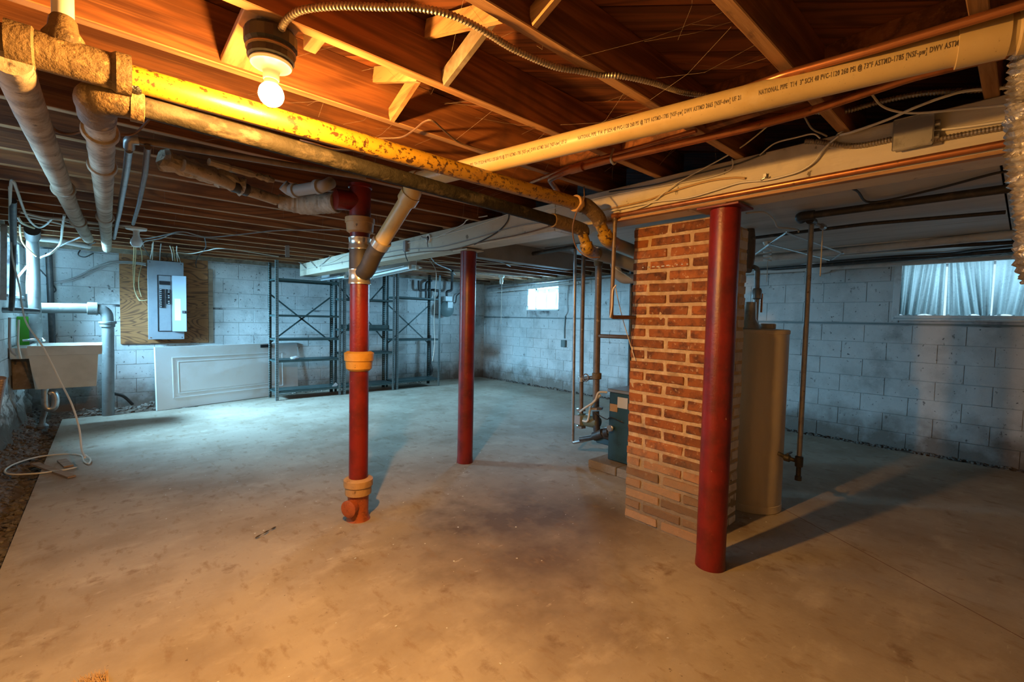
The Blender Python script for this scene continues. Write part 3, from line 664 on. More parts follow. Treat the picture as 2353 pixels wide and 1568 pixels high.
bx_cable('armoured_cable', [(0.407,1.585,2.235), (0.399,1.517,2.245), (0.403,1.459,2.255), (0.430,1.397,2.262), (0.499,1.319,2.265), (0.588,1.235,2.262), (0.659,1.167,2.260), (0.743,1.121,2.255), (0.842,1.107,2.250), (0.969,1.114,2.250), (1.127,1.095,2.250), (1.224,1.064,2.258), (1.304,1.033,2.262), (1.362,0.983,2.260), (1.485,0.939,2.265), (1.655,0.913,2.280), (1.790,0.858,2.290), (1.934,0.818,2.300)], .0095, 'spiral armoured cable looping from the lit bulb across the joists')
# ------------------------------------------------------------------ beam cables and boxes
XB = 2.474
bx_cable('armoured_cable', [(2.350,0.685,2.351), (2.380,0.581,2.325), (2.400,0.451,2.331), (2.420,0.319,2.326), (2.440,0.150,2.290), (2.440,0.063,2.273)], .010, 'dark knobbly armoured cable passing in front of the right-hand joists')
bx_cable('armoured_cable', [(2.474,0.737,2.270), (2.474,0.683,2.253), (2.474,0.549,2.198), (2.474,0.407,2.190)], .011, 'painted armoured cable entering the left side of the metal box on the beam')
bx_cable('armoured_cable', [(2.474,0.284,2.151), (2.474,0.191,2.149), (2.474,0.100,2.145), (2.474,0.046,2.140)], .010, 'painted armoured cable leaving the right side of the metal box on the beam')
jb = thing('junction_box', 'square steel junction box cover screwed on the white beam', 'box', (2.470,0.348,2.201))
p0 = Vector((2.444,0.344,2.192))
obj('box_body', box(BM(), (p0.x, p0.y-.058, p0.z-.058), (2.486, p0.y+.058, p0.z+.058), .003), 'grey_metal', jb)
obj('cover', box(BM(), (p0.x-.006, p0.y-.064, p0.z-.064), (p0.x, p0.y+.064, p0.z+.064), .004), 'galvanised', jb)
for dy, dz in ((-.052,-.05),(.052,.05)):
    obj('screw', lathe(BM(), [(.006,0),(.006,.003)], (p0.x-.009, p0.y+dy, p0.z+dz), (1,0,0), 10), 'galvanised', jb)
for dz in (-.03,.02):
    obj('connector', lathe(BM(), [(.013,0),(.015,.004),(.015,.018),(.011,.02)], (XB-.005, p0.y-.078, p0.z+dz), (0,1,0), 12), 'galvanised', jb)
cable('cable', [(2.464,0.597,2.257), (2.440,0.544,2.249), (2.420,0.423,2.258), (2.400,0.340,2.271), (2.400,0.252,2.285), (2.420,0.183,2.291), (2.440,0.063,2.267)], .0055, 'wire_white', 'cream flat cable rising from the clip on the beam to the joists at the right')
cable('cable', [(2.466,0.604,2.254), (2.468,0.654,2.216), (2.468,0.695,2.163), (2.468,0.747,2.135), (2.468,0.821,2.125), (2.468,0.903,2.123), (2.468,1.026,2.136), (2.468,1.162,2.122), (2.468,1.310,2.110), (2.468,1.531,2.124), (2.468,1.850,2.121)], .0052, 'wire_white', 'painted cable sagging along the beam between two metal clips')
for i, (px, lab) in enumerate((('a','small metal cable clip at the top edge of the beam'), ('b','small metal cable clip low on the beam right of the near column'))):
    c = Vector((2.470,0.596,2.266)) if px == 'a' else Vector((2.470,0.907,2.131))
    t = thing('cable_clip', lab, 'clip', c)
    obj('strap', tube(BM(), [c+Vector((-.004,-.014,.006)), c+Vector((-.014,-.006,.0)), c+Vector((-.014,.006,-.004)), c+Vector((-.004,.014,-.006))], .004, 8), 'galvanised', t)
    obj('ear', box(BM(), (c.x-.002, c.y-.008, c.z+.004), (c.x+.012, c.y+.008, c.z+.026), .001), 'galvanised', t)
cable('cable', [(2.474,1.859,2.250), (2.474,1.539,2.230), (2.474,1.371,2.233), (2.474,1.122,2.237), (2.474,1.033,2.239), (2.474,0.908,2.258)], .004, 'wire_black', 'black wire stapled close under the top edge of the beam')
cable('cable', [(2.474,2.456,2.223), (2.474,2.117,2.228), (2.474,1.790,2.223), (2.474,1.480,2.211), (2.474,1.216,2.200), (2.474,1.092,2.212), (2.470,1.066,2.239), (2.470,1.072,2.268)], .0035, 'wire_white', 'thin painted wire curling up at a joist end above the near column')
cable('cable', [(2.474,1.925,2.140), (2.474,1.595,2.144), (2.474,1.422,2.166), (2.474,1.215,2.181), (2.474,1.074,2.172), (2.474,1.003,2.155)], .005, 'wire_wood' if 0 else 'wire_amber', 'painted cable ending in a bare twisted tip above the near column')
cable('cable', [(2.400,0.830,2.390), (2.430,1.018,2.301), (2.450,1.255,2.236), (2.460,1.389,2.197), (2.465,1.529,2.128), (2.465,1.618,2.104), (2.465,1.846,2.080)], .0036, 'wire_white', 'slack white wire hanging diagonally across the beam face')
cable('cable', [(2.360,0.475,2.366), (2.380,0.440,2.308), (2.400,0.393,2.275), (2.420,0.328,2.254), (2.450,0.218,2.241), (2.465,0.050,2.213)], .0045, 'wire_white', 'white cable sagging below the plastic drain at the right')
cable('cable', [(2.474,0.286,2.189), (2.474,0.181,2.175), (2.474,0.047,2.163)], .0055, 'wire_white', 'straight white cable above the armoured one right of the metal box')
cable('cable', [(2.360,0.717,2.355), (2.400,0.691,2.295), (2.440,0.658,2.272), (2.460,0.646,2.264)], .004, 'wire_grey', 'short bent grey wire poking from the dark joist bay onto the beam')
cable('cable', [(2.470,0.936,2.254), (2.470,0.868,2.294), (2.460,0.770,2.293), (2.450,0.699,2.286), (2.465,0.673,2.263)], .0035, 'wire_white', 'thin wire lying on top of the beam by the dark joist bay')
for i, (pts, m, lab) in enumerate((
    (((2.474,8.263,2.155),(2.474,6.844,2.183),(2.474,6.195,2.239),(2.474,4.919,2.217),(2.474,3.982,2.210),(2.474,3.329,2.228),(2.474,2.803,2.268)), 'wire_white', 'white cable along the upper far end of the beam'),
    (((2.474,7.208,2.152),(2.474,6.194,2.150),(2.474,4.918,2.157),(2.474,4.415,2.136),(2.474,3.899,2.102),(2.474,3.325,2.120),(2.474,2.799,2.149),(2.474,2.276,2.131)), 'wire_grey', 'grey cable stapled along the middle of the far beam'),
    (((2.474,5.378,2.105),(2.474,4.322,2.090),(2.474,3.706,2.053),(2.474,3.260,2.074),(2.474,2.692,2.080),(2.474,2.318,2.106),(2.474,2.152,2.110)), 'wire_brown', 'brown cable along the lower edge of the far beam'),
    (((2.474,3.981,2.197),(2.474,3.532,2.264),(2.474,3.430,2.301),(2.474,3.143,2.292)), 'wire_white', 'pair of pale cables folded up to the joists above the far beam'),
    (((2.474,3.324,2.065),(2.474,3.019,2.131),(2.474,2.881,2.203),(2.474,2.856,2.270)), 'wire_black', 'black loop of cable crossing the beam near the middle column'))):
    cable('cable', list(pts), .005, m, lab)
for i, (a, b, lab) in enumerate(((((2.474,8.193,2.224)),((2.474,7.901,2.160)),'a'),)): pass
for pts, lab in ((((2.440,8.684,2.386),(2.460,8.216,2.275),(2.474,7.944,2.163)),'first short cable end hooked over the far end of the beam'),(((2.460,7.706,2.271),(2.474,7.563,2.192),(2.474,7.441,2.142)),'second short cable end hooked over the far end of the beam'),(((2.460,6.859,2.266),(2.474,7.115,2.205),(2.474,7.324,2.161)),'third short cable end hooked over the far end of the beam')):
    cable('cable', list(pts), .006, 'wire_grey', lab)
for px, py, lab in ((983,548,'round ceramic lamp holder with bare wires on the far part of the beam'),(930,565,'small dark switch box hanging by wires on the far beam')):
    pass
c = Vector((2.464,4.107,2.210)); t = thing('lamp_holder', 'broken round ceramic lamp holder with loose wires on the far beam', 'lamp holder', c)
obj('rim', lathe(BM(), [(.03,0),(.045,.0),(.045,.03),(.03,.03),(.026,.01)], c, (1,0,0), 20), 'porcelain', t, True)
obj('core', lathe(BM(), [(.025,0),(.02,.02),(.024,.03)], c, (1,0,0), 12), 'orange_rust', t, True)
obj('loose_wire', tube(BM(), smooth([c, c+Vector((-.01,.06,.01)), c+Vector((-.01,.11,.03))], 5), .007, 6), 'wire_grey', t, True)
obj('loose_wire', tube(BM(), smooth([c, c+Vector((-.01,-.01,-.05)), c+Vector((-.01,-.02,-.09))], 5), .005, 6), 'wire_grey', t, True)
c = Vector((2.464,4.570,2.179)); t = thing('switch_box', 'small grey switch box dangling by wires on the far beam', 'switch', c)
obj('body', box(BM(), (c.x-.02, c.y-.03, c.z-.06), (c.x+.02, c.y+.03, c.z+.06), .006), 'wire_grey', t)
obj('lead', tube(BM(), smooth([c+Vector((-.01,0,-.05)), c+Vector((-.01,-.03,-.12)), c+Vector((-.01,-.07,-.17))], 5), .005, 6), 'wire_black', t, True)
# copper pipe along the foot of the beam, its drop by the chimney
cp = thing('copper_pipe', 'brown copper pipe along the foot of the beam, dropping beside the brick chimney', 'pipe', (2.462,1.802,2.059))
v1 = Vector((2.462,1.799,2.067))
obj('run', tube(BM(), [Vector((2.464, -1.5, 2.083)), Vector((2.464, v1.y-.02, 2.083))], .0135, 14), 'copper', cp, True)
v2 = Vector((2.464, v1.y, 2.083)); zl = 1.541
obj('drop', tube(BM(), fillet([Vector((2.464, v1.y-.05, 2.083)), v2, (2.47, v1.y+.01, 1.43), (2.90, v1.y+.03, 1.435)], .03), .0135, 14), 'brown_pipe', cp, True)
obj('tee', tube(BM(), [v2+Vector((0,-.03,0)), v2+Vector((0,.02,0))], .019, 14), 'copper', cp, True)
pipe('copper_pipe', [(1.715,-0.170,2.200), (1.705,0.044,2.205), (1.683,0.344,2.210), (1.678,0.573,2.225), (1.736,0.832,2.250), (1.762,0.987,2.255)], .0125, 'copper', 'bright copper pipe running along the top side of the plastic drain', fr=.02)
cq = thing('copper_pipe', 'dull copper pipe below the plastic drain with an elbow at its far end', 'pipe', (1.882,1.178,2.200))
obj('run', tube(BM(), fillet([(2.084,0.068,2.252), (2.053,0.296,2.252), (2.045,0.599,2.230), (1.963,0.791,2.200), (1.875,1.402,2.200), (1.868,1.696,2.205), (1.899,1.850,2.205), (2.144,1.997,2.200), (2.312,1.923,2.150)], .03), .0165, 14), 'copper', cq, True)
obj('coupling', tube(BM(), [(1.862,1.570,2.202), (1.864,1.655,2.204)], .022, 14), 'copper', cq, True)
obj('hanger', tube(BM(), smooth([Vector((1.876,1.392,2.200))+Vector((0,0,.05)), Vector((1.876,1.392,2.200))+Vector((-.02,0,.0)), Vector((1.876,1.392,2.200))+Vector((.0,0,-.022)), Vector((1.876,1.392,2.200))+Vector((.02,.0,-.012))], 5), .006, 8), 'galvanised', cq, True)
pipe('copper_pipe', [(1.931,0.997,2.240), (1.935,1.258,2.245), (1.912,1.705,2.245), (1.980,2.145,2.250)], .010, 'copper', 'thin copper pipe between the drain and the larger dull copper pipe', fr=.02)
bx2 = [(2.196,1.840,2.220), (2.074,1.738,2.100), (2.061,1.781,2.030), (2.130,1.865,1.950), (2.221,1.908,1.860), (2.234,1.829,1.800), (2.312,1.795,1.800)]
cable('cable', bx2, .004, 'wire_brown', 'brown wire hanging in a loop in front of the yellow pipe ends')
cable('cable', [(0.970,2.071,2.240), (1.051,2.012,2.250), (1.055,1.896,2.250), (1.055,1.801,2.260), (1.078,1.767,2.260), (1.169,1.819,2.260), (1.324,1.902,2.265), (1.522,1.907,2.270)], .0045, 'wire_brown', 'brown wire arching over a joist edge left of the plastic drain')
cable('cable', [(0.606,2.024,2.120), (0.640,1.969,2.100), (0.703,1.948,2.090), (0.772,1.938,2.100), (0.847,1.981,2.140)], .004, 'wire_white', 'short white wire drooping between the yellow and the dark pipe')
cable('cable', [(-0.173,2.651,2.160), (-0.146,2.702,2.140), (-0.098,2.634,2.120), (-0.036,2.507,2.120), (0.042,2.496,2.120), (0.097,2.499,2.140), (0.150,2.418,2.200)], .005, 'wire_brown', 'dark wire looping around the lagged pipe at the left')

# ------------------------------------------------------------------ foil dryer duct
fd = [(1.911,0.029,2.235), (1.938,0.026,2.139), (1.976,0.027,2.057), (1.973,0.024,1.958), (2.006,0.016,1.866), (2.029,0.003,1.781), (2.035,-0.008,1.693), (2.017,-0.010,1.615), (2.031,-0.027,1.553)]
q = resample(smooth(fd, 30), .009); bm = BM()
tube(bm, q, [.046+(.0045 if i%2 else -.0045) for i in range(len(q))], 40)
for v in bm.verts: v.co += Vector((noise.noise(v.co*45), noise.noise(v.co*45+Vector((7,0,0))), noise.noise(v.co*45+Vector((0,7,0)))))*.0055
single('foil_duct', bm, 'foil', 'crinkled silver foil duct hanging at the right edge', 'duct')
# ------------------------------------------------------------------ right side: black pipe, gas drop, strings
Zb = 2.145; g0 = Vector((3.553,1.040,2.145))
bp = thing('black_gas_pipe', 'black iron pipe under the grey ceiling with a tall drop beside the water heater', 'pipe', g0)
obj('run', tube(BM(), [(g0.x, -1.2, Zb), (g0.x, g0.y+.02, Zb)], .024, 16), 'black_iron', bp, True)
obj('elbow', tube(BM(), smooth([(g0.x, g0.y-.06, Zb), (g0.x, g0.y+.02, Zb), (g0.x+.05, g0.y+.03, Zb-.01)], 6), .031, 16), 'black_iron', bp, True)
tx = Vector((3.652, 1.023, Zb-.02))
obj('cross_run', tube(BM(), [(g0.x+.02, g0.y+.03, Zb-.01), tx+Vector((.27,.0,-.0))], .014, 14), 'grey_metal', bp, True)
obj('tee', tube(BM(), [tx+Vector((-.04,0,0)), tx+Vector((.04,0,0))], .026, 14), 'black_iron', bp, True)
obj('end_cap', tube(BM(), [tx+Vector((.23,0,0)), tx+Vector((.285,0,0))], .021, 14), 'grey_metal', bp, True)
obj('drop', tube(BM(), [tx, (3.652,1.023,.42)], .0165, 14), 'grey_metal', bp, True)
obj('drip_tee', lathe(BM(), [(.018,0),(.026,.005),(.026,.075),(.018,.08)], (3.652,1.023,.40), seg=14), 'black_iron', bp, True)
obj('drip_leg', lathe(BM(), [(.022,0),(.022,.03),(.016,.032),(.016,.10)], (3.652,1.023,.305), seg=14), 'black_iron', bp, True)
obj('side_run', tube(BM(), fillet([(3.652,1.023,.44), (3.66,1.10,.445), (3.70,1.19,.46)], .02), .015, 12), 'black_iron', bp, True)
obj('valve', lathe(BM(), [(.015,0),(.026,.01),(.026,.04),(.015,.05)], (3.657,1.075,.443), (.1,1,.05), 14), 'black_iron', bp, True)
obj('valve_handle', box(BM(), (3.62,1.08,.478), (3.70,1.095,.488), .002), 'black_iron', bp)
cable('cable', [(3.02,1.12,2.16),(3.05,.7,2.165), (3.481,0.669,2.160), (3.415,0.388,2.165), (3.267,0.136,2.168), (3.307,0.058,2.170)], .007, 'wire_black', 'thick black cable snaking along the grey ceiling boards')
cable('cord', [(3.186,1.273,2.140), (3.323,1.215,2.160), (3.602,1.247,2.160), (3.841,1.300,2.150), (3.941,1.263,2.150), (3.988,1.210,2.140), (3.866,1.164,2.100)], .006, 'wire_white', 'white flex curling from the top of the chimney')
cable('string', [tx+Vector((.262,0,-.012)), tx+Vector((.262,0,-.15)), tx+Vector((.262,0,-.36))], .004, 'string', 'white pull string hanging right of the gas drop', 'string')
# folding drying rack rods under the ceiling
dr = thing('drying_rack', 'thin metal rods of a drying rack fixed under the grey ceiling', 'rack', (3.732,1.206,2.080))
for pts in ((((4.737,1.832,2.060)),((3.842,1.241,2.100)),((5.280,1.199,2.100))),(((4.094,1.449,2.080)),((4.186,1.474,2.080)),((5.546,1.379,2.080))),(((5.528,1.349,2.080)),((5.183,1.185,2.100)))):
    obj('rod', tube(BM(), list(pts), .008, 8), 'galvanised', dr, True)
# spiral lamp
c = Vector((4.672,1.657,2.168)); sl = thing('spiral_lamp', 'unlit white spiral lamp hanging behind the chimney top', 'lamp', c)
obj('socket', lathe(BM(), [(.02,.11),(.045,.10),(.045,.03),(.03,.0)][::-1], c-Vector((0,0,.02)), seg=18), 'porcelain', sl, True)
hp = [c+Vector((.03*math.cos(t), .03*math.sin(t), -.03-.012*t/2.1)) for t in [i*.4 for i in range(60)]]
obj('spiral_tube', tube(BM(), hp, .009, 8), 'milk_glass', sl, True)
obj('pull_string', tube(BM(), [c+Vector((.01,0,-.1)), c+Vector((.01,0,-.36))], .003, 6), 'string', sl)
c = Vector((6.70,2.00,2.06)); sl = thing('wall_lamp', 'round white plastic lamp at the top of the right wall behind the gas drop', 'lamp', (6.780,1.800,2.164))
c = Vector((6.780,1.800,2.164))
obj('dish', lathe(BM(), [(.02,-.10),(.12,-.08),(.19,-.01),(.20,.02),(.16,.03)], c, seg=28), 'milk_glass', sl, True)
# pipes along the top of the right wall
pipe('white_pipe', [(5.526,2.233,2.148), (5.504,1.545,2.148), (5.270,0.051,2.148)], .035, 'white_pipe', 'broad pale pipe under the grey ceiling, highest of the right wall pipes')
pipe('white_pipe', [(6.68,4.4,2.125), (6.68,1.5,2.122), (6.68,-.5,2.125)], .026, 'white_pipe', 'straight pale pipe just above the curtained window')
pipe('black_pipe', [(6.709,2.530,2.150), (6.524,1.384,2.150), (6.358,0.053,2.150)], .022, 'black_iron', 'black pipe between the two pale pipes above the curtained window')
pipe('black_pipe', [(5.755,1.741,2.160), (5.659,0.897,2.160), (5.877,0.053,2.160)], .018, 'black_iron', 'thin black pipe below the broad pale pipe')
cable('cable', [(6.393,1.611,2.165), (6.322,0.998,2.165), (6.392,0.563,2.165), (6.255,0.369,2.165), (6.125,0.054,2.165)], .012, 'wire_black', 'drooping black cable above the curtained window')
pipe('black_pipe', [(4.193,1.629,2.150), (4.155,1.205,2.150), (4.136,0.812,2.150), (4.281,0.127,2.150)], .013, 'black_iron', 'slim dark pipe across the middle of the grey ceiling boards')
pp = thing('flue_pipe', 'rusty brown bent pipe hugging the right side of the chimney top', 'pipe', (3.907,1.526,2.058))
obj('run', tube(BM(), fillet([(3.961,1.552,2.174), (3.934,1.532,2.104), (3.883,1.511,1.914), (3.843,1.515,1.834)], .04), .04, 14), 'brown_pipe', pp, True)

# ------------------------------------------------------------------ water heater
hx, hy, hr = 3.745, 1.372, .212
wh = thing('water_heater', 'tall beige cylindrical water heater behind the brick chimney', 'water heater', (hx, hy, 0))
obj('jacket', lathe(BM(), [(hr-.004,.012),(hr,.02),(hr,1.345),(hr-.002,1.35)], (hx,hy,0), seg=56), 'tank_beige', wh, True)
obj('base_ring', lathe(BM(), [(hr-.002,0),(hr+.003,.004),(hr+.003,.055),(hr-.002,.058)], (hx,hy,0), seg=56), 'tank_beige', wh, True)
obj('top_pan', lathe(BM(), [(hr+.003,1.335),(hr+.005,1.34),(hr+.005,1.362),(hr-.006,1.368),(.05,1.374)], (hx,hy,0), seg=56), 'tank_beige', wh, True)
obj('top_cover', lathe(BM(), [(.05,0),(.055,.004),(.055,.035),(.045,.04)], (hx+.06,hy-.05,1.372), seg=20), 'tank_beige', wh, True)
obj('draft_hood', lathe(BM(), [(.085,.0),(.075,.03),(.05,.07),(.045,.20)], (hx-.085,hy+.035,1.372), seg=24), 'galvanised', wh, True)
vp = Vector((3.853,1.431,1.493))
obj('outlet_pipe', tube(BM(), fillet([(vp.x-.01,vp.y,1.37), (vp.x,vp.y,1.60), Vector((3.865,1.438,1.769)), Vector((3.868,1.440,1.845)), Vector((3.912,1.510,1.875))], .03), .020, 14), 'grey_metal', wh, True)
obj('valve', lathe(BM(), [(.02,0),(.034,.01),(.036,.07),(.026,.09)], (vp.x,vp.y,1.60), seg=14), 'grey_metal', wh, True)
obj('relief_pipe', box(BM(), (vp.x+.035,vp.y-.03,1.50), (vp.x+.052,vp.y-.015,1.65), .003), 'copper', wh)
obj('connector', lathe(BM(), [(.03,0),(.034,.01),(.025,.05),(.03,.06)], (vp.x-.008,vp.y,1.365), seg=14), 'galvanised', wh, True)

# ------------------------------------------------------------------ boiler with pipework
bo = thing('boiler', 'teal enamelled boiler with grey top on a low concrete pad behind the chimney', 'boiler', (3.85,2.37,.08))
obj('cabinet', box(BM(), (3.56,2.16,.085), (4.15,2.60,.735), .008), 'teal_enamel', bo)
obj('top', box(BM(), (3.545,2.145,.735), (4.165,2.615,.765), .006), 'boiler_top', bo)
obj('burner_skirt', box(BM(), (3.60,2.60,.20), (4.05,2.78,.29), .01), 'teal_enamel', bo)
obj('label_plate', box(BM(), (3.553,2.50,.555), (3.561,2.585,.625)), 'hub_tan', bo, label='tan warning label')
obj('label_plate', box(BM(), (3.553,2.39,.60), (3.561,2.50,.70)), 'paper', bo, label='grey printed data plate')
obj('drain_valve', lathe(BM(), [(.012,0),(.02,.02),(.03,.03),(.03,.045),(.02,.05),(.028,.06)], (3.56,2.545,.40), (-1,0,0), 14), 'galvanised', bo, True)
obj('wire_loop', tube(BM(), smooth([(3.54,2.61,.73),(3.50,2.68,.72),(3.47,2.70,.64),(3.45,2.80,.56),(3.50,2.90,.50)], 8), .01, 8), 'wire_white', bo, True)
obj('wire_loop', tube(BM(), smooth([(3.545,2.42,.47),(3.53,2.55,.50),(3.55,2.62,.47),(3.52,2.75,.52)], 8), .005, 6), 'wire_black', bo, True)
pad = thing('boiler_pad', 'low concrete block pad under the teal boiler', 'pad', (3.85,2.4,0))
for a, b in ((2.08,2.395),(2.402,2.72)):
    obj('block', box(BM(), (3.42,a,0), (3.88,b,.08), .008), 'mortar', pad)
obj('block', box(BM(), (3.885,2.08,0), (4.25,2.72,.08), .008), 'mortar', pad)
XP = 3.60
pipe('boiler_pipe', [(3.600,3.114,2.280), (3.600,3.099,1.569), (3.600,3.070,0.134), (3.600,2.904,0.197), (3.600,2.707,0.282), (3.580,2.581,0.353)], .017, 'grey_metal', 'slim pipe left of the circulator dropping low and turning to the boiler', fr=.03)
p2 = thing('circulator_pipe', 'vertical iron pipe carrying the green grey circulator pump', 'pipe', (3.600,2.959,0.284))
obj('run', tube(BM(), [(3.600,2.998,2.071), (3.600,2.988,1.215), (3.600,2.965,0.305)], .021, 14), 'brown_pipe', p2, True)
obj('union', lathe(BM(), [(.022,0),(.032,.004),(.032,.05),(.022,.054)], (3.600,2.977,0.781), seg=14), 'galvanised', p2, True)
obj('union', lathe(BM(), [(.022,0),(.05,.004),(.05,.022),(.03,.026)], (3.600,2.972,0.483), seg=6), 'grey_metal', p2)
obj('flange', lathe(BM(), [(.03,0),(.05,.004),(.05,.024),(.03,.028)], (3.600,2.965,0.309), seg=6), 'grey_metal', p2)
p3 = thing('supply_pipe', 'thick vertical iron pipe standing between the circulator and the boiler', 'pipe', (3.600,2.780,0.536))
obj('run', tube(BM(), [(3.600,2.806,2.053), (3.600,2.797,1.267), (3.600,2.785,0.536)], .033, 18), 'brown_pipe', p3, True)
obj('neck', lathe(BM(), [(.034,0),(.042,.01),(.05,.10),(.05,.17)], (3.600,2.807,1.939), seg=18), 'crusty_iron', p3, True)
obj('saddle', lathe(BM(), [(.034,0),(.046,.005),(.046,.06),(.034,.065)], (3.600,2.786,0.830), seg=18), 'crusty_iron', p3, True)
obj('flange', lathe(BM(), [(.03,0),(.07,.004),(.07,.026),(.03,.03)], (3.600,2.785,0.531), seg=8), 'grey_metal', p3)
obj('side_run', tube(BM(), [(3.600,2.797,1.258), (3.600,2.353,1.261)], .019, 14), 'brown_pipe', p3, True)
cpump = Vector((3.600,2.952,0.401)); p4 = thing('circulator_pump', 'green grey circulator pump between two flanges beside the boiler', 'pump', cpump)
obj('volute', lathe(BM(), [(.035,-.07),(.06,-.05),(.062,.04),(.035,.06)], cpump, (0,0,1), 18), 'pump_green', p4, True)
obj('motor', lathe(BM(), [(.05,0),(.062,.02),(.062,.15),(.045,.17)], cpump+Vector((.0,-.03,0)), (.15,-1,0), 18), 'pump_green', p4, True)
obj('terminal_box', box(BM(), (cpump.x-.07,cpump.y-.03,cpump.z-.045), (cpump.x-.03,cpump.y+.05,cpump.z+.045), .005), 'wire_grey', p4)
obj('lead', tube(BM(), smooth([cpump+Vector((-.05,-.05,0)), cpump+Vector((-.06,-.12,.02)), (3.52,2.78,.58), (3.50,2.66,.70)], 8), .011, 8), 'wire_white', p4, True)
p5 = thing('return_manifold', 'black iron return fittings joining the pump to the boiler near the floor', 'pipe', (3.600,2.749,0.282))
obj('lower_run', tube(BM(), fillet([(3.600,2.967,0.192), (3.600,2.823,0.240), (3.600,2.728,0.286)], .02), .026, 14), 'black_iron', p5, True)
obj('riser', tube(BM(), [(3.600,2.785,0.514), (3.600,2.760,0.280)], .034, 14), 'black_iron', p5, True)
obj('tee', tube(BM(), [(3.600,2.791,0.260), (3.600,2.687,0.312)], .046, 16), 'black_iron', p5, True)
obj('boiler_inlet', tube(BM(), [(3.600,2.707,0.304), (3.62,2.59,.28)], .036, 14), 'black_iron', p5, True)
obj('hub', tube(BM(), [(3.600,2.656,0.323), (3.600,2.611,0.340)], .05, 14), 'black_iron', p5, True)
vl = thing('gate_valve', 'rusty gate valve with a round handwheel bridging the two boiler pipes', 'valve', (3.600,2.890,0.835))
obj('body', tube(BM(), [(3.600,2.951,0.820), (3.600,2.813,0.844)], .02, 12), 'brown_pipe', vl, True)
obj('handwheel', tube(BM(), [Vector((3.540,2.874,0.841))+Vector((.0, .035*math.cos(t), .035*math.sin(t))) for t in [i*math.pi/8 for i in range(17)]], .006, 8), 'brown_pipe', vl, True)
pipe('black_pipe', [(4.100,2.764,2.037), (4.100,2.751,1.311), (4.100,2.742,0.702)], .02, 'black_iron', 'black pipe standing behind the boiler left of the brick chimney')
pipe('flue_elbow_pipe', [(3.600,2.631,2.017), (3.600,2.585,1.850), (3.600,2.515,1.797), (3.600,2.361,1.797)], .045, 'wire_grey', 'fat grey elbow pipe entering the chimney near its top left', fr=.12)
pipe('lagged_pipe', [(2.750,2.160,1.907), (2.900,2.160,1.900), (3.300,2.105,1.832)], .05, 'wire_grey', 'fat dusty pipe leading from the lower yellow elbow towards the chimney', fr=.05)
pipe('lagged_pipe', [(2.650,1.933,1.944), (2.800,1.935,1.932), (3.100,1.944,1.903)], .042, 'wire_grey', 'fat dusty pipe leading from the upper yellow elbow towards the chimney', fr=.05)
cable('string', [(2.440,1.756,1.636), (2.440,1.781,1.601), (2.440,1.784,1.497), (2.440,1.795,1.427)], .0045, 'string', 'knotted white string tied on the copper drop', 'string')
cable('string', [(2.450,1.769,1.623), (2.600,1.813,1.430), (2.720,1.825,1.250), (2.750,1.798,1.130)], .003, 'string', 'thin taut white string slanting from the copper drop to the chimney', 'string')
cable('cable', [(2.9,2.15,2.19), (3.000,2.462,2.099), (3.100,2.437,2.019), (3.200,2.407,1.991), (3.300,2.408,1.882), (3.400,2.295,1.779)], .005, 'wire_white', 'thin white cable zigzagging behind the boiler pipes')
c = Vector((3.736,3.426,2.186)); t = thing('lamp_holder', 'square black wire guard with a grey lamp holder under the grey ceiling', 'lamp holder', c)
obj('guard', tube(BM(), [c+Vector(v) for v in ((-.13,0,0),(0,-.1,-.01),(.14,0,.0),(0,.1,.01),(-.13,0,0))], .012, 8), 'black_iron', t)
obj('holder', lathe(BM(), [(.05,0),(.06,.02),(.06,.08),(.04,.1)], c+Vector((.13,-.05,-.0)), seg=16), 'wire_grey', t, True)
pipe('black_pipe', [(3.130,3.778,2.150), (3.677,3.773,2.150), (4.787,4.026,2.150)], .016, 'black_iron', 'thin black pipe hugging the top edge of the grey header')
pipe('black_pipe', [(3.493,3.772,2.120), (3.402,2.950,2.120)], .022, 'black_iron', 'short black pipe stub under the grey ceiling by the wire guard')

for a, b, m_, lab in (((2.9,6.2,2.262),(5.8,4.6,2.262),'wire_white','thin white wire slung under the far joists left of the small window'),((3.1,5.2,2.262),(5.2,7.6,2.262),'wire_grey','grey wire slung under the far joists towards the back right corner'),((2.85,7.2,2.262),(6.3,6.7,2.262),'wire_white','long pale wire slung under the far joists beside the pull lamp'),((3.3,4.6,2.262),(4.9,5.6,2.262),'wire_grey','short grey wire slung under the joists behind the grey header')):
    a = Vector(a); b = Vector(b)
    cable('cable', [a, a*.7+b*.3+Vector((0,.05,-.04)), a*.35+b*.65+Vector((0,-.06,-.02)), b], .008, m_, lab)
# ------------------------------------------------------------------ windows
def win_right(n, y0, y1, z0, z1, muntins, fr=.03):
    t = obj('window_%d' % n, box(BM(), (XR+.255, y0, z0), (XR+.265, y1, z1)), 'glass'); t['kind'] = 'structure'
    bm = BM()
    box(bm, (XR+.235,y0,z0),(XR+.275,y0+fr,z1)); box(bm, (XR+.235,y1-fr,z0),(XR+.275,y1,z1))
    box(bm, (XR+.235,y0,z0),(XR+.275,y1,z0+fr)); box(bm, (XR+.235,y0,z1-fr),(XR+.275,y1,z1))
    obj('window_frame', bm, 'frame_paint', t)
    for m_ in muntins: obj('muntin', box(BM(), (XR+.235, m_-.026, z0+fr), (XR+.275, m_+.026, z1-fr)), 'frame_paint', t)
    obj('sill', box(BM(), (XR-.03, y0-.03, z0-.03), (XR+.24, y1+.03, z0+.002), .004), 'sill_paint', t)
    return t
win_right(1, 6.33, 7.22, 1.625, 2.09, (6.60, 6.885))
w2 = win_right(2, -.36, .99, 1.545, 2.135, (.32,))
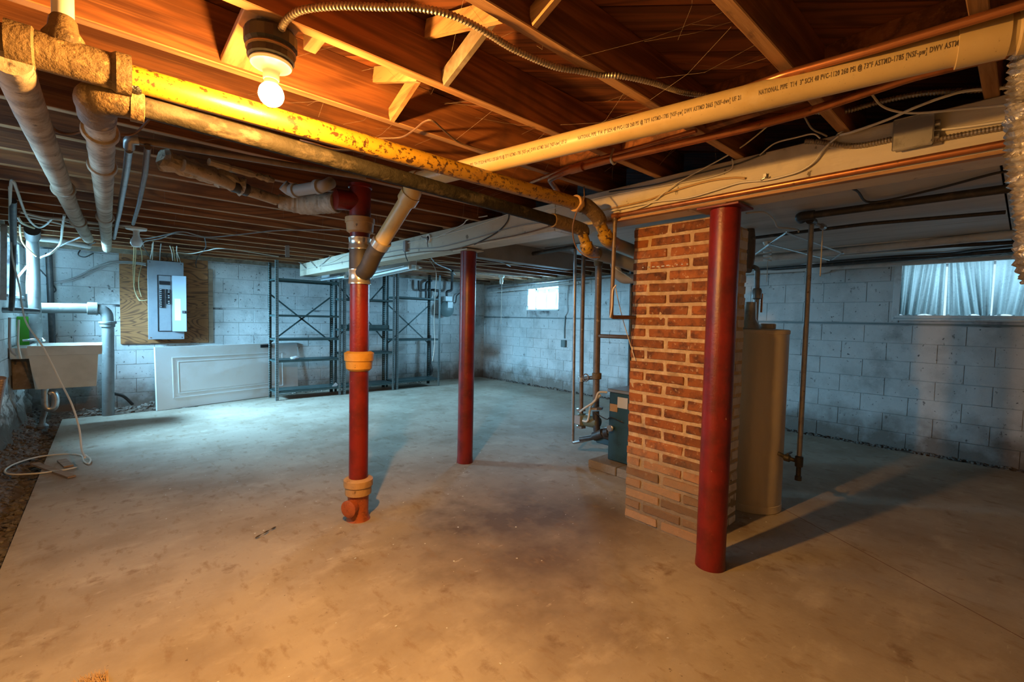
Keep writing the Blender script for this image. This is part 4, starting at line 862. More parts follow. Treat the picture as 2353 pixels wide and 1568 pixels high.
bm = BM(); box(bm, (XR-.012, .985, 1.50), (XR+.03, 1.05, 2.15), .003); obj('casing', bm, 'sill_paint', w2)
bm = BM(); bar(bm, (XR-.06, .32, 1.495), (XR+.10, .32, 1.56), 1.42, .02); obj('sloping_sill', bm, 'sill_paint', w2)
bm = BM(); qq = [Vector((XR-.02, 1.06-.02*i, 2.155+.004*math.sin(i*1.9))) for i in range(75)]
tube(bm, qq, [.016+.008*math.sin(i*.9) for i in range(75)], 8); obj('foam_bead', bm, 'sill_paint', w2, True)
t = obj('window_3', box(BM(), (XL-.27, 7.10, 1.55), (XL-.26, 8.28, 2.19)), 'glass'); t['kind'] = 'structure'
bm = BM()
for y0, y1, z0, z1 in ((7.10,7.14,1.55,2.19),(8.24,8.28,1.55,2.19),(7.10,8.28,1.55,1.60),(7.10,8.28,2.15,2.19),(7.49,7.51,1.6,2.15),(7.87,7.89,1.6,2.15)): box(bm, (XL-.29,y0,z0), (XL-.24,y1,z1))
obj('window_frame', bm, 'frame_paint', t)
obj('sill', box(BM(), (XL-.25,7.05,1.52), (XL+.03,8.33,1.552), .004), 'frame_paint', t)
t = obj('window_4', box(BM(), (XL-.27, 2.72, 1.55), (XL-.26, 3.88, 2.19)), 'glass'); t['kind'] = 'structure'  # invented window out of view, added for the fill lamp
# curtain
def curtain(y0, y1, label, seed, tilt=0.):
    rg = random.Random(seed); bm = BM(); nu, nv = 90, 14; ph = [rg.uniform(0,6) for _ in range(4)]
    rows = []
    for j in range(nv+1):
        v = j/nv; row = []
        for i in range(nu+1):
            u = i/nu; y = y0+(y1-y0)*u + tilt*(v-.5)*math.sin(u*3.1)
            a = .012+.02*v
            x = XR+.035 + a*math.sin(u*34+ph[0]+1.2*v) + a*.6*math.sin(u*61+ph[1]) + .012*math.sin(u*11+ph[2]+2*v)
            z = 2.125-(.580+.02*math.sin(u*9+ph[3]))*v
            row.append(bm.verts.new((x, y, z)))
        rows.append(row)
    for a, b in zip(rows, rows[1:]):
        for i in range(nu): bm.faces.new((a[i], a[i+1], b[i+1], b[i]))
    o = single('curtain', bm, 'curtain', label, 'curtain', True, 'mottled curtains on the right wall window')
    return o
curtain(.62, .985, 'mottled sheer curtain panel at the left end of the right wall window', 1, .05)
curtain(.26, .60, 'mottled sheer curtain panel in the middle of the right wall window', 2, -.08)
curtain(-.36, .245, 'mottled sheer curtain panel running out of view at the right edge', 3, .08)
pipe('curtain_rod', [(XR+.03, -.36, 2.13), (XR+.03, .98, 2.13)], .007, 'black_iron', 'thin dark rod holding the mottled curtains', 'rod')

# ------------------------------------------------------------------ shelving
def shelving(x0, x1, tops, shelves, label, braces, loose=True):
    yf, yb = 7.985, 8.42
    t = thing('steel_shelving', label, 'shelving', ((x0+x1)/2, 8.2, 0), 'grey green steel shelving units')
    for (x, y, sx_, sy_), tp in zip(((x0,yf,1,1),(x1,yf,-1,1),(x0,yb,1,-1),(x1,yb,-1,-1)), tops):
        bm = BM()
        box(bm, (min(x,x+sx_*.045), min(y,y+sy_*.003), 0), (max(x,x+sx_*.045), max(y,y+sy_*.003), tp))
        box(bm, (min(x,x+sx_*.003), min(y,y+sy_*.045), 0), (max(x,x+sx_*.003), max(y,y+sy_*.045), tp))
        up = obj('upright', bm, 'shelf_steel' if sy_ < 0 else 'shelf_light', t)
        bm = BM(); z = .05
        while z < tp-.03:
            yy = y - sy_*.001; box(bm, (x+sx_*.017-.005, min(y,y+sy_*.003)-.001, z), (x+sx_*.017+.005, max(y,y+sy_*.003)+.001, z+.016))
            box(bm, (min(x,x+sx_*.003)-.001, y+sy_*.02-.005, z), (max(x,x+sx_*.003)+.001, y+sy_*.02+.005, z+.016)); z += .038
        h = obj('slots', bm, 'hole' if sy_ < 0 else 'breaker', up); h['kind'] = 'stuff'
    for z in shelves:
        bm = BM(); box(bm, (x0+.006, yf+.004, z-.004), (x1-.006, yb-.004, z))
        box(bm, (x0+.006, yf+.004, z-.034), (x1-.006, yf+.008, z)); box(bm, (x0+.006, yb-.008, z-.034), (x1-.006, yb-.004, z))
        box(bm, (x0+.006, yf+.004, z-.034), (x0+.010, yb-.004, z)); box(bm, (x1-.010, yf+.004, z-.034), (x1-.006, yb-.004, z))
        obj('shelf', bm, 'shelf_steel', t)
    for z0, z1 in braces:
        for a, b in (((x0+.02), (x1-.02)), ((x1-.02), (x0+.02))):
            obj('brace', bar(BM(), (a, yb+.005, z0), (b, yb+.005, z1), .004, .026), 'shelf_steel', t)
    return t
def vz(py, x): return 0
shelving(2.018, 3.075, (2.269, 2.053, 2.262, 2.068), (1.983, 1.398, 1.006, 0.654, 0.152), 'leftmost steel shelving unit with five shelves, in front of the leaning door', ((0.919, 1.740),))
shelving(3.115, 4.095, (2.117, 2.287, 2.079, 2.290), (1.715, 1.165, 0.736, 0.146), 'middle steel shelving unit partly hidden by the red stack', ((0.956, 2.013),))
shelving(4.135, 5.114, (2.290, 2.277, 2.293, 2.339), (1.795, 0.972, 0.159), 'rightmost steel shelving unit in front of the gas meter', ((0.864, 1.649),))
c = Vector((2.993,8.050,0.169)); single('paper_tag', bar(BM(), c+Vector((-.03,0,-.03)), c+Vector((.03,0,.03)), .003, .06), 'paper', 'small white tag standing on the lowest shelf of the leftmost unit', 'tag')
c = Vector((2.357,8.150,0.679)); bm = BM(); bmesh.ops.create_icosphere(bm, subdivisions=2, radius=.05)
for v in bm.verts: v.co = Vector((v.co.x*1.5, v.co.y, v.co.z*.6))*(1+.35*noise.noise(v.co*40))
bmesh.ops.translate(bm, verts=bm.verts, vec=(c.x, c.y, 0.654+.022)); single('rag', bm, 'fabric_dust', 'small crumpled dark rag on the fourth shelf of the leftmost unit', 'rag')
single('steel_tray', box(BM(), (3.2, 8.02, 1.165+.001), (4.0, 8.38, 1.165+.075), .004), 'shelf_steel', 'long dark steel tray on the middle unit behind the red stack', 'tray')

# ------------------------------------------------------------------ door leaning at the back
A = Vector((.505,8.06,0)); B = Vector((2.56,8.66,0)); D = (B-A); DL = D.length; D.normalize(); Nn = Vector((-D.y, D.x, 0))
Uu = (Vector((0,0,.93))+Nn*.045).normalized(); Fo = D.cross(Uu).normalized()
DH = .905
dt = thing('leaning_door', 'white panelled door lying on its long edge against the back wall', 'door', A)
def dpanel(name, u0, u1, v0, v1, d0, d1, m='door_white', bev=.002):
    bm = BM(); box(bm, (u0, d0, v0), (u1, d1, v1), bev)
    for v in bm.verts: v.co = A + D*v.co.x + Uu*v.co.z + Fo*v.co.y
    return obj(name, bm, m, dt)
if Fo.y > 0: Fo = -Fo
dpanel('slab', 0, DL, .004, DH, -.04, 0)
for u0, u1 in ((.20, DL-.28),):
    for a, b, c_, d_ in ((u0,u1,.15,.163),(u0,u1,.735,.748),(u0,u0+.013,.15,.748),(u1-.013,u1,.15,.748),(u0+.07,u1-.07,.215,.225),(u0+.07,u1-.07,.675,.685),(u0+.07,u0+.08,.215,.685),(u1-.08,u1-.07,.215,.685)):
        dpanel('moulding', a, b, c_, d_, 0, .008)
    dpanel('raised_panel', u0+.095, u1-.095, .24, .66, 0, .006, bev=.004)
dpanel('letter_plate', 1.48, 1.68, .835, .885, 0, .008, 'breaker')

# ------------------------------------------------------------------ breaker panel on plywood
YW = YB-.004
pw = thing('plywood_board', 'swirly grained plywood backboard on the back wall behind the breaker panel', 'board', (.66, YW, .95))
L0, L1 = Vector((0.139,8.200,2.252)), Vector((1.206,8.720,0.919)); T1 = Vector((1.109,8.060,2.252)); 
obj('sheet', box(BM(), (L0.x, YW-.02, L1.z), (L1.x+.01, YW, 2.27), .002), 'plywood', pw)
obj('edge_batten', box(BM(), (L1.x+.012, YW-.016, L1.z+.0), (L1.x+.075, YW, 2.1), .002), 'scrap_wood', pw)
P0, P1 = Vector((0.450,8.620,2.161)), Vector((0.887,8.620,0.984))
px0, px1, pz0, pz1 = P0.x, P1.x, P1.z, P0.z
bk = thing('breaker_panel', 'grey steel breaker panel with its door open, on the plywood', 'panel', ((px0+px1)/2, 8.66, pz0))
yf = YW-.12
obj('cabinet', box(BM(), (px0+.02, yf+.006, pz0+.02), (px1-.02, YW-.02, pz1-.02), .003), 'panel_grey', bk)
obj('trim_cover', box(BM(), (px0, yf, pz0), (px1, yf+.006, pz1), .003), 'panel_grey', bk)
ix0, ix1 = px0+.125, px0+.275; iz0, iz1 = pz0+.13, pz1-.22
obj('recess', box(BM(), (ix0, yf-.004, iz0), (ix1, yf+.001, iz1), .0015), 'panel_grey', bk)
bm = BM(); 
for a,b,c_,d_ in ((ix0-.012,ix0,iz0,iz1),(ix0-.012,ix1+.01,iz1,iz1+.008),(ix0-.012,ix1+.01,iz0-.008,iz0)): box(bm, (a,yf-.008,c_), (b,yf,d_), .001)
obj('lip', bm, 'breaker', bk)
obj('main_breaker', box(BM(), (ix0+.01, yf-.016, iz1-.135), (ix1-.01, yf-.004, iz1-.08), .002), 'breaker', bk)
for cx_, n_ in ((ix0+.012, 10), (ix0+.085, 8)):
    for k in range(n_):
        z = iz1-.20-.028*k
        b_ = obj('breaker', box(BM(), (cx_, yf-.018, z-.026), (cx_+.055, yf-.004, z), .002), 'breaker', bk)
        if (k*7+n_) % 3 != 1 or n_ == 10: obj('switch', box(BM(), (cx_+.006 if n_ == 10 else cx_+.03, yf-.023, z-.018), (cx_+.026 if n_ == 10 else cx_+.05, yf-.018, z-.008), .001), 'switch', b_)
dd_ = box(BM(), (0, -.012, 0), (.185, 0, iz1-iz0+.02), .003); a_ = Matrix.Rotation(math.radians(-24), 3, 'Z')
def on_door(bm):
    for v in bm.verts: v.co = Vector((ix1+.02, yf-.004, iz0-.01)) + a_ @ v.co
    return bm
obj('panel_door', on_door(dd_), 'panel_door', bk)
obj('directory', on_door(box(BM(), (.03,-.0135,.17), (.11,-.0122,.50))), 'paper', bk, label='white printed circuit directory')
obj('latch', on_door(box(BM(), (.13,-.03,.28), (.175,-.012,.32), .003)), 'breaker', bk)
for a,b in ((px0+.03,pz0+.03),(px1-.03,pz0+.03),(px0+.03,pz1-.03),(px1-.03,pz1-.03)):
    obj('screw', lathe(BM(), [(.008,0),(.006,.004)], (a, yf-.0005, b), (0,-1,0), 10), 'chrome', bk)
# wires of the panel
pc = 'cables of the breaker panel'
for i, (pts, m, lab) in enumerate((
    (((0.244,6.657,2.252),(0.311,8.294,2.252),(0.305,8.680,1.879),(0.317,8.680,1.677),(0.364,8.660,1.565),(0.444,8.640,1.568)),'wire_yellow','first cream cable sweeping down the plywood into the left side of the panel'),
    (((0.229,6.876,2.252),(0.283,8.031,2.252),(0.292,8.680,2.005),(0.303,8.680,1.721),(0.345,8.670,1.577),(0.364,8.660,1.552)),'wire_yellow','second cream cable sweeping down the plywood beside the panel'),
    (((0.274,7.266,2.252),(0.365,8.230,2.252),(0.392,8.680,2.109),(0.360,8.680,1.934),(0.353,8.680,1.756),(0.380,8.670,1.617)),'wire_yellow','third cream cable kinking down the plywood beside the panel'),
    (((0.436,7.321,2.252),(0.476,8.098,2.252),(0.485,8.620,2.171)),'wire_white','leftmost short white cable into the top of the panel'),
    (((0.433,7.130,2.252),(0.495,8.262,2.252),(0.510,8.620,2.167)),'wire_white','second short white cable into the top of the panel'),
    (((0.516,7.228,2.252),(0.580,8.289,2.252),(0.597,8.620,2.169)),'wire_grey','short grey cable into the middle of the panel top'),
    (((0.615,7.369,2.252),(0.703,8.142,2.252),(0.754,8.620,2.179)),'wire_white','short white cable right of the middle of the panel top'),
    (((0.652,7.432,2.252),(0.742,8.295,2.252),(0.780,8.620,2.175)),'wire_yellow','short cream cable near the right end of the panel top'),
    (((0.685,7.340,2.252),(0.781,8.386,2.252),(0.812,8.620,2.172)),'wire_white','straight white cable near the right corner of the panel top'),
    (((0.742,7.968,2.252),(0.829,8.620,2.233),(0.850,8.620,2.162)),'wire_white','slanting white cable at the right corner of the panel top'),
    (((0.217,7.016,2.252),(0.379,7.919,2.252),(0.486,8.630,2.197)),'wire_black','black cable slanting into the panel top left corner'),
    (((0.433,8.600,2.075),(0.312,8.660,2.093),(0.120,8.660,2.081),(-0.066,8.680,1.997),(-0.247,8.700,1.862),(-0.399,8.700,1.786),(-0.588,8.700,1.737)),'wire_grey','thick grey service cable sagging along the wall into the panel'),
    (((0.433,8.600,2.100),(0.264,8.660,2.114),(0.074,8.660,2.095),(-0.111,8.680,2.005),(-0.291,8.700,1.865),(-0.420,8.700,1.796),(-0.579,8.700,1.755)),'wire_grey','upper grey service cable running above the first one'),
    (((0.369,7.709,2.252),(0.354,7.221,2.252),(0.480,6.717,2.252),(0.556,6.192,2.252),(0.713,6.207,2.252),(0.967,6.250,2.252)),'wire_grey','grey cable draped over the joists above the panel'),
    (((0.252,6.891,2.252),(0.368,6.845,2.252),(0.494,6.376,2.252),(0.612,5.983,2.252),(0.868,6.152,2.252),(1.161,5.478,2.252),(1.316,5.095,2.252),(1.734,4.564,2.252)),'wire_grey','long grey cable running along the joists right of the panel'),
    (((0.749,8.088,2.252),(0.926,8.074,2.252),(1.032,7.500,2.252),(1.192,7.077,2.252),(1.905,7.378,2.252)),'wire_white','thin white cable running right from the panel under the joists'),
    (((0.833,6.192,2.252),(0.979,7.214,2.252),(1.047,8.425,2.252),(1.052,8.700,2.168),(1.063,8.700,2.108)),'wire_black','loose black wire end hanging over the plywood right of the panel'))):
    cable('cable', list(pts), .011 if i in (11,12) else .0058, m, lab, group=None)
# unlit bulb near the panel
c = Vector((0.235,6.093,2.252)); t = thing('lamp_holder', 'unlit pale bulb in a white holder under the joists above the plywood', 'lamp', c)
obj('plate', lathe(BM(), [(.09,0),(.085,-.02),(.04,-.03)], c, seg=20), 'porcelain', t, True)
obj('bulb', lathe(BM(), [(.03,-.02),(.025,-.06),(.03,-.09),(.05,-.13),(.052,-.16),(.035,-.19),(.01,-.197)], c, seg=20), 'milk_glass', t, True)

c = Vector((1.719,6.265,2.200)); single('hanging_tag', bar(BM(), c+Vector((0,0,.075)), c+Vector((.01,.02,-.07)), .05, .004, (0,1,0)), 'wire_grey', 'small grey strip hanging from a joist right of the plywood', 'tag')
# ------------------------------------------------------------------ fluorescent fixtures
def strip_light(p, q_, label):
    p = Vector(p); q_ = Vector(q_); t = thing('strip_light', label, 'lamp', (p+q_)/2, 'fluorescent strip lights under the joists')
    obj('channel', bar(BM(), p+Vector((0,0,.03)), q_+Vector((0,0,.03)), .10, .06, bev=.004), 'light_enamel', t)
    bm = BM(); d = (q_-p).normalized(); s = d.cross(Vector((0,0,1)))
    for e_ in (p+d*.2, q_-d*.2):
        e_ = p+d*((min(JY, key=lambda v: abs(v+.05-e_.y))+.05-p.y)/d.y)
        obj('hanger', tube(BM(), [e_+Vector((0,0,.05)), Vector((e_.x, e_.y, 2.285))], .006, 6), 'galvanised', t)
    for sg in (-1, 1):
        obj('reflector', bar(BM(), p+s*sg*.085+Vector((0,0,-.008)), q_+s*sg*.085+Vector((0,0,-.008)), .11, .006, (s*sg*.35+Vector((0,0,1)))), 'light_enamel', t)
        obj('tube_lamp', tube(BM(), [p+s*sg*.055+d*.03+Vector((0,0,-.035)), q_+s*sg*.055-d*.03+Vector((0,0,-.035))], .018, 12), 'milk_glass', t, True)
        for e_, k in ((p, 1), (q_, -1)): obj('end_socket', box(BM(), tuple(e_+s*sg*.055+Vector((-.02,-.015,-.06))), tuple(e_+s*sg*.055+Vector((.02,.015,.0))), .003), 'porcelain', t)
strip_light((3.050,5.438,2.095), (3.050,6.811,2.043), 'nearer white fluorescent strip light behind the beam')
strip_light((3.050,7.634,2.091), (3.050,8.932,2.093), 'farther white fluorescent strip light, its end just left of the red stack')
cable('cord', [(3.6,min(JY, key=lambda v: abs(v+.05-Vector((3.600,5.796,2.200)).y))+.05,2.274), (3.600,5.757,2.071), (3.600,5.772,1.723), (3.600,5.786,1.340), (3.600,5.765,1.020), (3.600,5.819,0.759)], .006, 'wire_white', 'white cord hanging from the joists in front of the rightmost shelving')
c = Vector((3.600,5.818,0.746)); 

# ------------------------------------------------------------------ gas meter and odds on the back and right wall
c = Vector((5.638,8.600,1.644)); gm = thing('gas_meter', 'dark gas meter with pipes at the right end of the back wall', 'meter', c)
obj('body', lathe(BM(), [(.02,0),(.16,.01),(.18,.06),(.18,.12),(.12,.16)], c+Vector((.03,.10,-.04)), (0,-1,0), 22), 'meter_grey', gm, True)
obj('face', box(BM(), (c.x+.01,c.y-.07,c.z-.02), (c.x+.15,c.y-.05,c.z+.12), .006), 'meter_light', gm)
obj('index', box(BM(), (c.x-.05,c.y-.07,c.z+.13), (c.x+.13,c.y+.05,c.z+.24), .006), 'meter_light', gm)
for pts in (((5.410,8.600,1.807),(5.475,8.600,1.906),(5.462,8.600,2.000),(5.329,8.600,1.993)), ((5.669,8.600,1.848),(5.655,8.600,1.992),(5.793,8.600,2.020),(5.801,8.600,2.244),(4.630,6.870,2.252))):
    obj('gas_pipe', tube(BM(), fillet(list(pts), .05), .028, 12), 'black_iron', gm, True)
pipe('gas_pipe', [(4.986,8.660,2.187), (4.989,8.660,1.975), (5.399,8.660,2.018)], .022, 'black_iron', 'thin dark pipe bent on the back wall left of the gas meter', fr=.06)
pipe('gas_pipe', [(5.173,8.660,1.779), (5.167,8.660,2.154), (5.308,8.660,2.211)], .026, 'black_iron', 'dark upright pipe behind the rightmost shelving, left of the gas meter', fr=.06)
pipe('gas_pipe', [(5.829,8.680,1.749), (5.959,8.680,1.755), (5.980,8.680,1.914), (6.063,8.680,1.978)], .012, 'black_iron', 'thin stepped pipe right of the gas meter', fr=.02)
bm = BM(); c = Vector((5.227,8.550,0.271)); bmesh.ops.create_icosphere(bm, subdivisions=2, radius=.09)
for v in bm.verts: v.co = Vector((v.co.x*.7, v.co.y*.7, v.co.z*1.5))*(1+.4*noise.noise(v.co*30))
bmesh.ops.translate(bm, verts=bm.verts, vec=c); o = tube(bm, [c, c+Vector((.0,.02,.75))], .028, 10); tag(obj('water_meter', bm, 'black_iron', None, True), 'dark water meter and pipe standing behind the rightmost shelving', 'meter')
ob = thing('outlet_box', 'small grey outlet box with a thin conduit on the right wall below the far window', 'box', (6.820,6.115,0.941))
c = Vector((6.830,6.124,0.941)); obj('box', box(BM(), (6.79,c.y-.055,c.z-.07), (6.85,c.y+.055,c.z+.07), .005), 'meter_grey', ob)
obj('conduit', tube(BM(), [(6.830,6.116,1.046), (6.830,6.124,1.246), (6.830,6.109,1.489)], .012, 8), 'meter_grey', ob, True)
obj('wire', tube(BM(), smooth([(6.820,6.023,2.183), (6.820,6.066,1.808), (6.820,6.047,1.593), (6.830,6.109,1.489)], 6), .007, 6), 'wire_grey', ob, True)
c = Vector((5.830,6.924,2.206)); t = thing('pull_lamp', 'small white lamp holder with a long pull string near the back right corner', 'lamp', c)
obj('socket', lathe(BM(), [(.05,.10),(.06,.08),(.06,.02),(.03,0),(.04,-.06),(.03,-.11)][::-1], c, seg=16), 'porcelain', t, True)
obj('pull_string', tube(BM(), [c+Vector((.02,0,.05)), c+Vector((.015,0,-.9))], .005, 5), 'string', t)
for pts, r, m, lab in ((((6.500,8.206,2.097),(6.500,7.039,2.155),(6.500,5.509,2.183),(6.500,4.475,2.201)),.022,'grey_metal','upper grey pipe high along the far right wall above the small window'),(((6.600,8.249,2.015),(6.600,6.748,2.060),(6.600,5.591,2.114)),.016,'white_pipe','lower thin pale pipe high along the far right wall')):
    pipe('wall_pipe', list(pts), r, m, lab)

# ------------------------------------------------------------------ laundry sink corner
ys0, ys1 = 7.18, 7.78
s0 = Vector((-0.659,7.200,0.989)); s1 = Vector((-0.053,7.200,0.996)); sb = Vector((-0.091,7.200,0.510))
zt_ = s1.z; zb_ = sb.z; xl_ = s0.x; xr_ = s1.x
sk = thing('laundry_sink', 'beige laundry tub on the left wall below the far left window', 'sink', ((xl_+xr_)/2, 7.45, zb_))
bm = BM(); 
def ring(x0,x1,y0,y1,z): return [bm.verts.new(p) for p in ((x0,y0,z),(x1,y0,z),(x1,y1,z),(x0,y1,z))]
w = .018
rs = [ring(xl_+.05,xr_-.055,ys0+.05,ys1-.03,zb_), ring(xl_+.01,xr_-.035,ys0+.015,ys1,zt_-.11), ring(xl_-.0,xr_-.0,ys0,ys1,zt_-.105), ring(xl_,xr_,ys0,ys1,zt_), ring(xl_+.03,xr_-.03,ys0+.03,ys1-.03,zt_), ring(xl_+.07,xr_-.08,ys0+.07,ys1-.06,zb_+.02)]
for a, b in zip(rs, rs[1:]):
    for k in range(4): bm.faces.new((a[k], a[(k+1)%4], b[(k+1)%4], b[k]))
bm.faces.new(rs[0]); bm.faces.new(rs[-1])
obj('tub', bm, 'sink_plastic', sk)
obj('apron', box(BM(), (XL+.01, ys0+.02, zt_-.14), (xl_+.02, ys1, zt_-.02), .004), 'sink_plastic', sk)
obj('bracket', box(BM(), (XL, ys0+.25, zt_-.50), (xl_+.06, ys1-.1, zt_-.14), .004), 'dusty_wood', sk)
obj('tap', tube(BM(), fillet([(-0.728,7.600,1.037), (-0.614,7.600,1.050), (-0.568,7.550,1.067), (-0.550,7.500,1.039)], .03), .013, 10), 'chrome', sk, True)
tr = [(-0.543,7.400,0.496), (-0.546,7.400,0.311), (-0.519,7.400,0.258), (-0.476,7.400,0.273), (-0.461,7.400,0.363), (-0.480,7.400,0.441), (-0.512,7.400,0.433)]
obj('trap', tube(BM(), smooth(tr, 6), .035, 14), 'galvanised', sk, True)
obj('drain', tube(BM(), [(-0.543,7.450,0.273), (-0.578,7.500,0.137), (-0.587,7.500,0.021)], .028, 12), 'galvanised', sk, True)
obj('drain_foot', lathe(BM(), [(.05,0),(.055,.03),(.03,.06)], (-0.580,7.500,0.020), seg=14), 'galvanised', sk, True)
single('plastic_sheet', box(BM(), tuple(Vector((-0.828,7.900,0.962))), tuple(Vector((-0.680,7.900,1.308))+Vector((0,.006,0)))), 'green_sheet', 'green translucent plastic sheet behind the laundry tub', 'sheet')
pipe('drain_pipe', [(-0.636,8.100,1.414), (-0.195,8.100,1.423), (-0.006,8.100,1.412), (0.005,8.100,1.222), (-0.010,8.100,-0.032)], .064, 'drain_grey', 'grey drain pipe elbow turning down to the floor left of the plywood', fr=.16, seg=20)
dq = bpy.data.objects['drain_pipe']
obj('collar', lathe(BM(), [(.065,0),(.082,.004),(.082,.10),(.065,.104)], Vector((-0.195,8.100,1.423)), (1,0,0), 20), 'drain_grey', dq, True)
obj('collar', lathe(BM(), [(.065,0),(.080,.004),(.080,.04),(.095,.05),(.095,.075),(.065,.08)], Vector((-0.000,8.100,1.181)), (0,0,1), 20), 'drain_grey', dq, True)
vt = thing('vent_pipe', 'silver vertical pipe with a black rubber sleeve near the left window', 'pipe', (-0.650,7.800,0.938))
obj('run', tube(BM(), [(-0.643,7.800,2.245), (-0.642,7.800,1.556), (-0.636,7.800,0.937)], .055, 18), 'drain_grey', vt, True)
obj('sleeve', tube(BM(), [(-0.587,7.105,2.252), (-0.643,7.800,2.245)], .066, 18), 'rubber', vt, True)
pipe('black_pipe', [(-0.570,8.660,2.145), (-0.563,8.660,1.581), (-0.555,8.660,0.912)], .035, 'black_iron', 'dark vertical pipe on the back wall left of the drain elbow')
pipe('black_pipe', [(-0.829,6.900,1.385), (-0.712,7.100,1.384), (-0.580,7.300,1.374)], .03, 'black_iron', 'black horizontal pipe with valves above the laundry tub')
pipe('black_pipe', [(-0.545,5.377,2.252), (-0.675,6.600,2.034), (-0.695,6.600,1.482), (-0.713,6.700,1.388)], .022, 'black_iron', 'dark upright pipe in front of the left window')
single('metal_strap', bar(BM(), (-0.756,6.800,2.238), (-0.775,6.800,1.482), .045, .006, (0,1,0)), 'galvanised', 'perforated metal strap hanging in front of the left window', 'strap')
pipe('white_pipe', [(-0.708,7.936,2.252), (-0.453,7.958,2.252), (-0.166,8.333,2.252)], .035, 'white_pipe', 'pale pipe under the joists at the far left corner')
for pts, r, m, lab in (
    (((-0.686,6.500,2.219),(-0.495,4.781,2.252),(-0.459,4.569,2.252),(-0.476,4.916,2.252),(-0.534,5.969,2.252),(-0.547,6.667,2.252),(-0.512,6.885,2.252),(-0.438,6.547,2.252),(-0.359,6.115,2.252),(-0.234,6.324,2.252),(-0.131,6.704,2.252)),.009,'wire_white','white cable drooping in a big loop from the joists at the left'),
    (((-0.500,4.785,2.252),(-0.671,6.400,2.175),(-0.665,6.400,1.891),(-0.623,6.400,1.606),(-0.612,6.400,1.441),(-0.572,6.300,1.256),(-0.452,6.100,1.037),(-0.330,5.900,0.724),(-0.252,5.700,0.543),(-0.200,5.500,0.356),(-0.182,5.300,0.223),(-0.156,5.100,0.184)),.008,'wire_white','white coaxial cable hanging from the left window to the floor coil'),
    (((-0.277,5.817,2.252),(-0.340,6.762,2.252),(-0.420,7.900,2.207),(-0.497,7.900,2.082),(-0.583,7.900,2.021),(-0.682,7.900,1.933),(-0.774,7.800,1.761)),.011,'wire_white','white cable swinging behind the silver vent pipe'),
    (((-0.221,7.385,2.252),(-0.423,8.100,2.202),(-0.572,8.000,2.041),(-0.675,7.900,1.929)),.009,'wire_grey','grey cable sloping down to the silver vent pipe'),
    (((-0.647,6.777,2.252),(-0.700,7.400,2.189),(-0.678,7.400,2.111),(-0.630,7.400,2.040),(-0.584,7.400,1.987)),.009,'wire_yellow','cream cable bent towards the silver vent pipe'),
    (((-0.656,7.600,1.948),(-0.671,7.500,1.743),(-0.675,7.500,1.572)),.008,'wire_white','short white cable hanging left of the silver vent pipe'),
    (((-0.677,8.600,1.959),(-0.583,8.650,1.810),(-0.515,8.700,1.672),(-0.549,8.700,1.612)),.008,'wire_black','black wire looping on the wall right of the silver vent pipe'),
    (((-0.095,7.785,2.252),(-0.239,8.660,2.254),(-0.285,8.680,2.161),(-0.220,8.680,2.133),(-0.130,8.680,2.196)),.008,'wire_black','thin black wire loop on the wall below the lagged pipe ends'),
    (((-0.748,6.900,1.307),(-0.753,6.900,1.040),(-0.740,6.900,0.959),(-0.707,6.900,0.913)),.012,'wire_grey','grey hose hanging beside the laundry tub'),
    (((-0.694,7.000,1.285),(-0.703,7.000,1.034),(-0.687,7.000,0.873)),.010,'wire_white','pale hose hanging in front of the laundry tub apron'),
    (((-0.564,5.930,2.252),(-0.430,6.111,2.252),(-0.253,6.055,2.252),(-0.040,6.112,2.252),(0.188,6.016,2.252)),.012,'wire_white','white cable lying along the joists at the left, upper one'),
    (((-0.548,6.186,2.252),(-0.416,6.316,2.252),(-0.240,6.488,2.252),(-0.009,6.396,2.252)),.010,'wire_white','white cable lying along the joists at the left, lower one'),
    (((-0.607,6.223,2.252),(-0.621,6.598,2.252),(-0.600,6.819,2.252),(-0.564,6.976,2.252)),.012,'wire_yellow','bundle of cream cable above the left window'),
    (((0.053,8.200,0.272),(0.158,8.300,0.206),(0.251,8.350,0.078)),.02,'wire_black','black hose end on the dirt right of the drain elbow')):
    cable('cable', list(pts), r, m, lab)
coil = [((-0.178,5.822,0.012)), ((-0.138,5.659,0.020)), ((-0.139,5.532,0.020)), ((-0.213,5.543,0.016)), ((-0.272,5.627,0.014)), ]
cable('coaxial_cable', [(-0.174,5.807,0.040), (-0.136,5.690,0.020), (-0.148,5.559,0.015), (-0.183,5.693,0.012), (-0.208,5.932,0.012), (-0.322,6.072,0.012), (-0.497,6.067,0.020), (-0.618,5.892,0.030), (-0.664,5.700,0.035), (-0.647,5.548,0.035), (-0.575,5.470,0.030), (-0.449,5.449,0.020), (-0.372,5.468,0.014), (-0.293,5.471,0.012), (-0.217,5.501,0.012)], .007, 'wire_white', 'loop of white coaxial cable lying on the floor at the slab edge', 'cable')
for a, b, w_, lab in (((-0.507,5.847,0.012), (-0.241,5.209,0.012), .05, 'thin scrap of board lying across the cable loop'), ((-0.334,5.842,0.012), (-0.276,5.576,0.012), .06, 'small square scrap of board inside the cable loop')):
    single('board_scrap', bar(BM(), a, b, w_, .012, bev=.002), 'scrap_wood', lab, 'scrap')
bm = BM(); qq = smooth([(0.668,3.110,0.012), (0.715,3.125,0.020), (0.762,3.164,0.014), (0.805,3.191,0.012)], 6)
tube(bm, qq, [.003+.0022*math.sin(i*.9) for i in range(len(qq))], 8); single('twig', bm, 'twig', 'dark splinter of wood lying on the bare floor', 'stick', True)
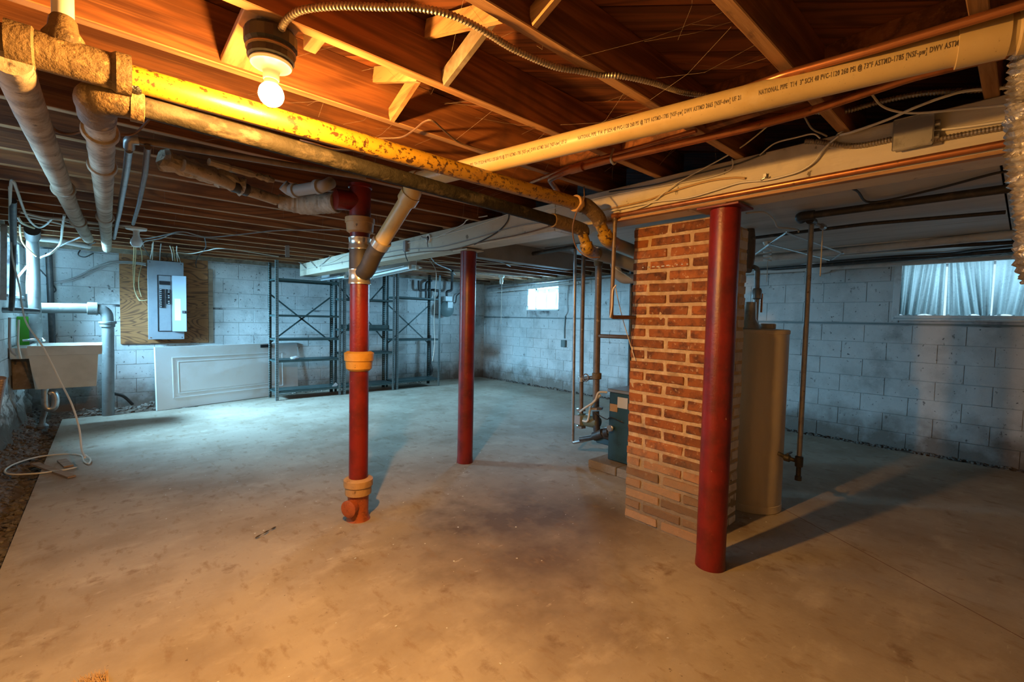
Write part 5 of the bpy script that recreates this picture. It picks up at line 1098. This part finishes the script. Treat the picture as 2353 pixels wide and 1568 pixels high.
# corrugated hose at the left edge
bm = BM(); ribbed(bm, [(-0.588,4.620,0.568), (-0.563,4.543,0.756), (-0.526,4.454,0.945)], .022, .012, .002, 14)
single('corrugated_hose', bm, 'brown_pipe', 'corrugated brown hose end at the left edge of the view', 'hose', True)
# broom bristles poking into view
br = thing('broom', 'straw broom head poking in at the bottom left', 'broom', (-0.054,2.010,0.050))
b0 = Vector((-0.055,2.017,0.030)); bm = BM()
for i in range(240):
    a = Vector((-0.056,2.090,0.020)) + Vector((R(-.05,.05), R(-.05,.05), R(0,.02)))
    e_ = Vector((-0.071,2.274,0.015)) + Vector((R(-.05,.055), R(-.035,.03), R(-.01,.012)))
    tube(bm, [a, (a+e_)/2+Vector((0,0,.004)), e_], [.0013,.0013,.0006], 4)
o = obj('bristles', bm, 'bristle', br); o['kind'] = 'stuff'
obj('head', bar(BM(), Vector((-0.146,2.073,0.030)), Vector((0.071,1.890,0.030)), .05, .05, bev=.01), 'scrap_wood', br)
# flecks of debris on the slab
bm = BM()
for i in range(170):
    x, y = R(.2,3.6), R(.9,5.5); s = R(.002,.006); r_ = bmesh.ops.create_icosphere(bm, subdivisions=1, radius=s)
    for v in r_['verts']: v.co = Vector((v.co.x*R(.6,1.8), v.co.y*R(.6,1.8), v.co.z*.4)) + Vector((x, y, s*.3))
o = single('floor_crumbs', bm, 'paper', 'pale crumbs of plaster scattered over the slab', 'crumbs'); o['kind'] = 'stuff'
# cobwebs among the joists
bm = BM()
for i in range(150):
    y = random.choice(JY[4:9]) ; x = R(.5, 2.3)
    a = Vector((x, y+R(.02,.05), R(ZJ, ZP))); b = a+Vector((R(-.25,.25), R(.02,.38), R(-.12,.12))); b.z = min(max(b.z, ZJ-.03), ZP)
    m_ = (a+b)/2+Vector((R(-.02,.02),R(-.02,.02),R(-.03,0)))
    tube(bm, [a, m_, b], .00032, 3, False)
for i in range(60):
    x, y = R(-.5,2.2), random.choice(JY[9:]); a = Vector((x, y, ZJ)); tube(bm, [a, a+Vector((R(-.02,.02),R(-.02,.02),-R(.03,.16)))], .0009, 3, False)
o = single('cobwebs', bm, 'cobweb', 'dusty cobwebs strung between the joists', 'cobwebs'); o['kind'] = 'stuff'
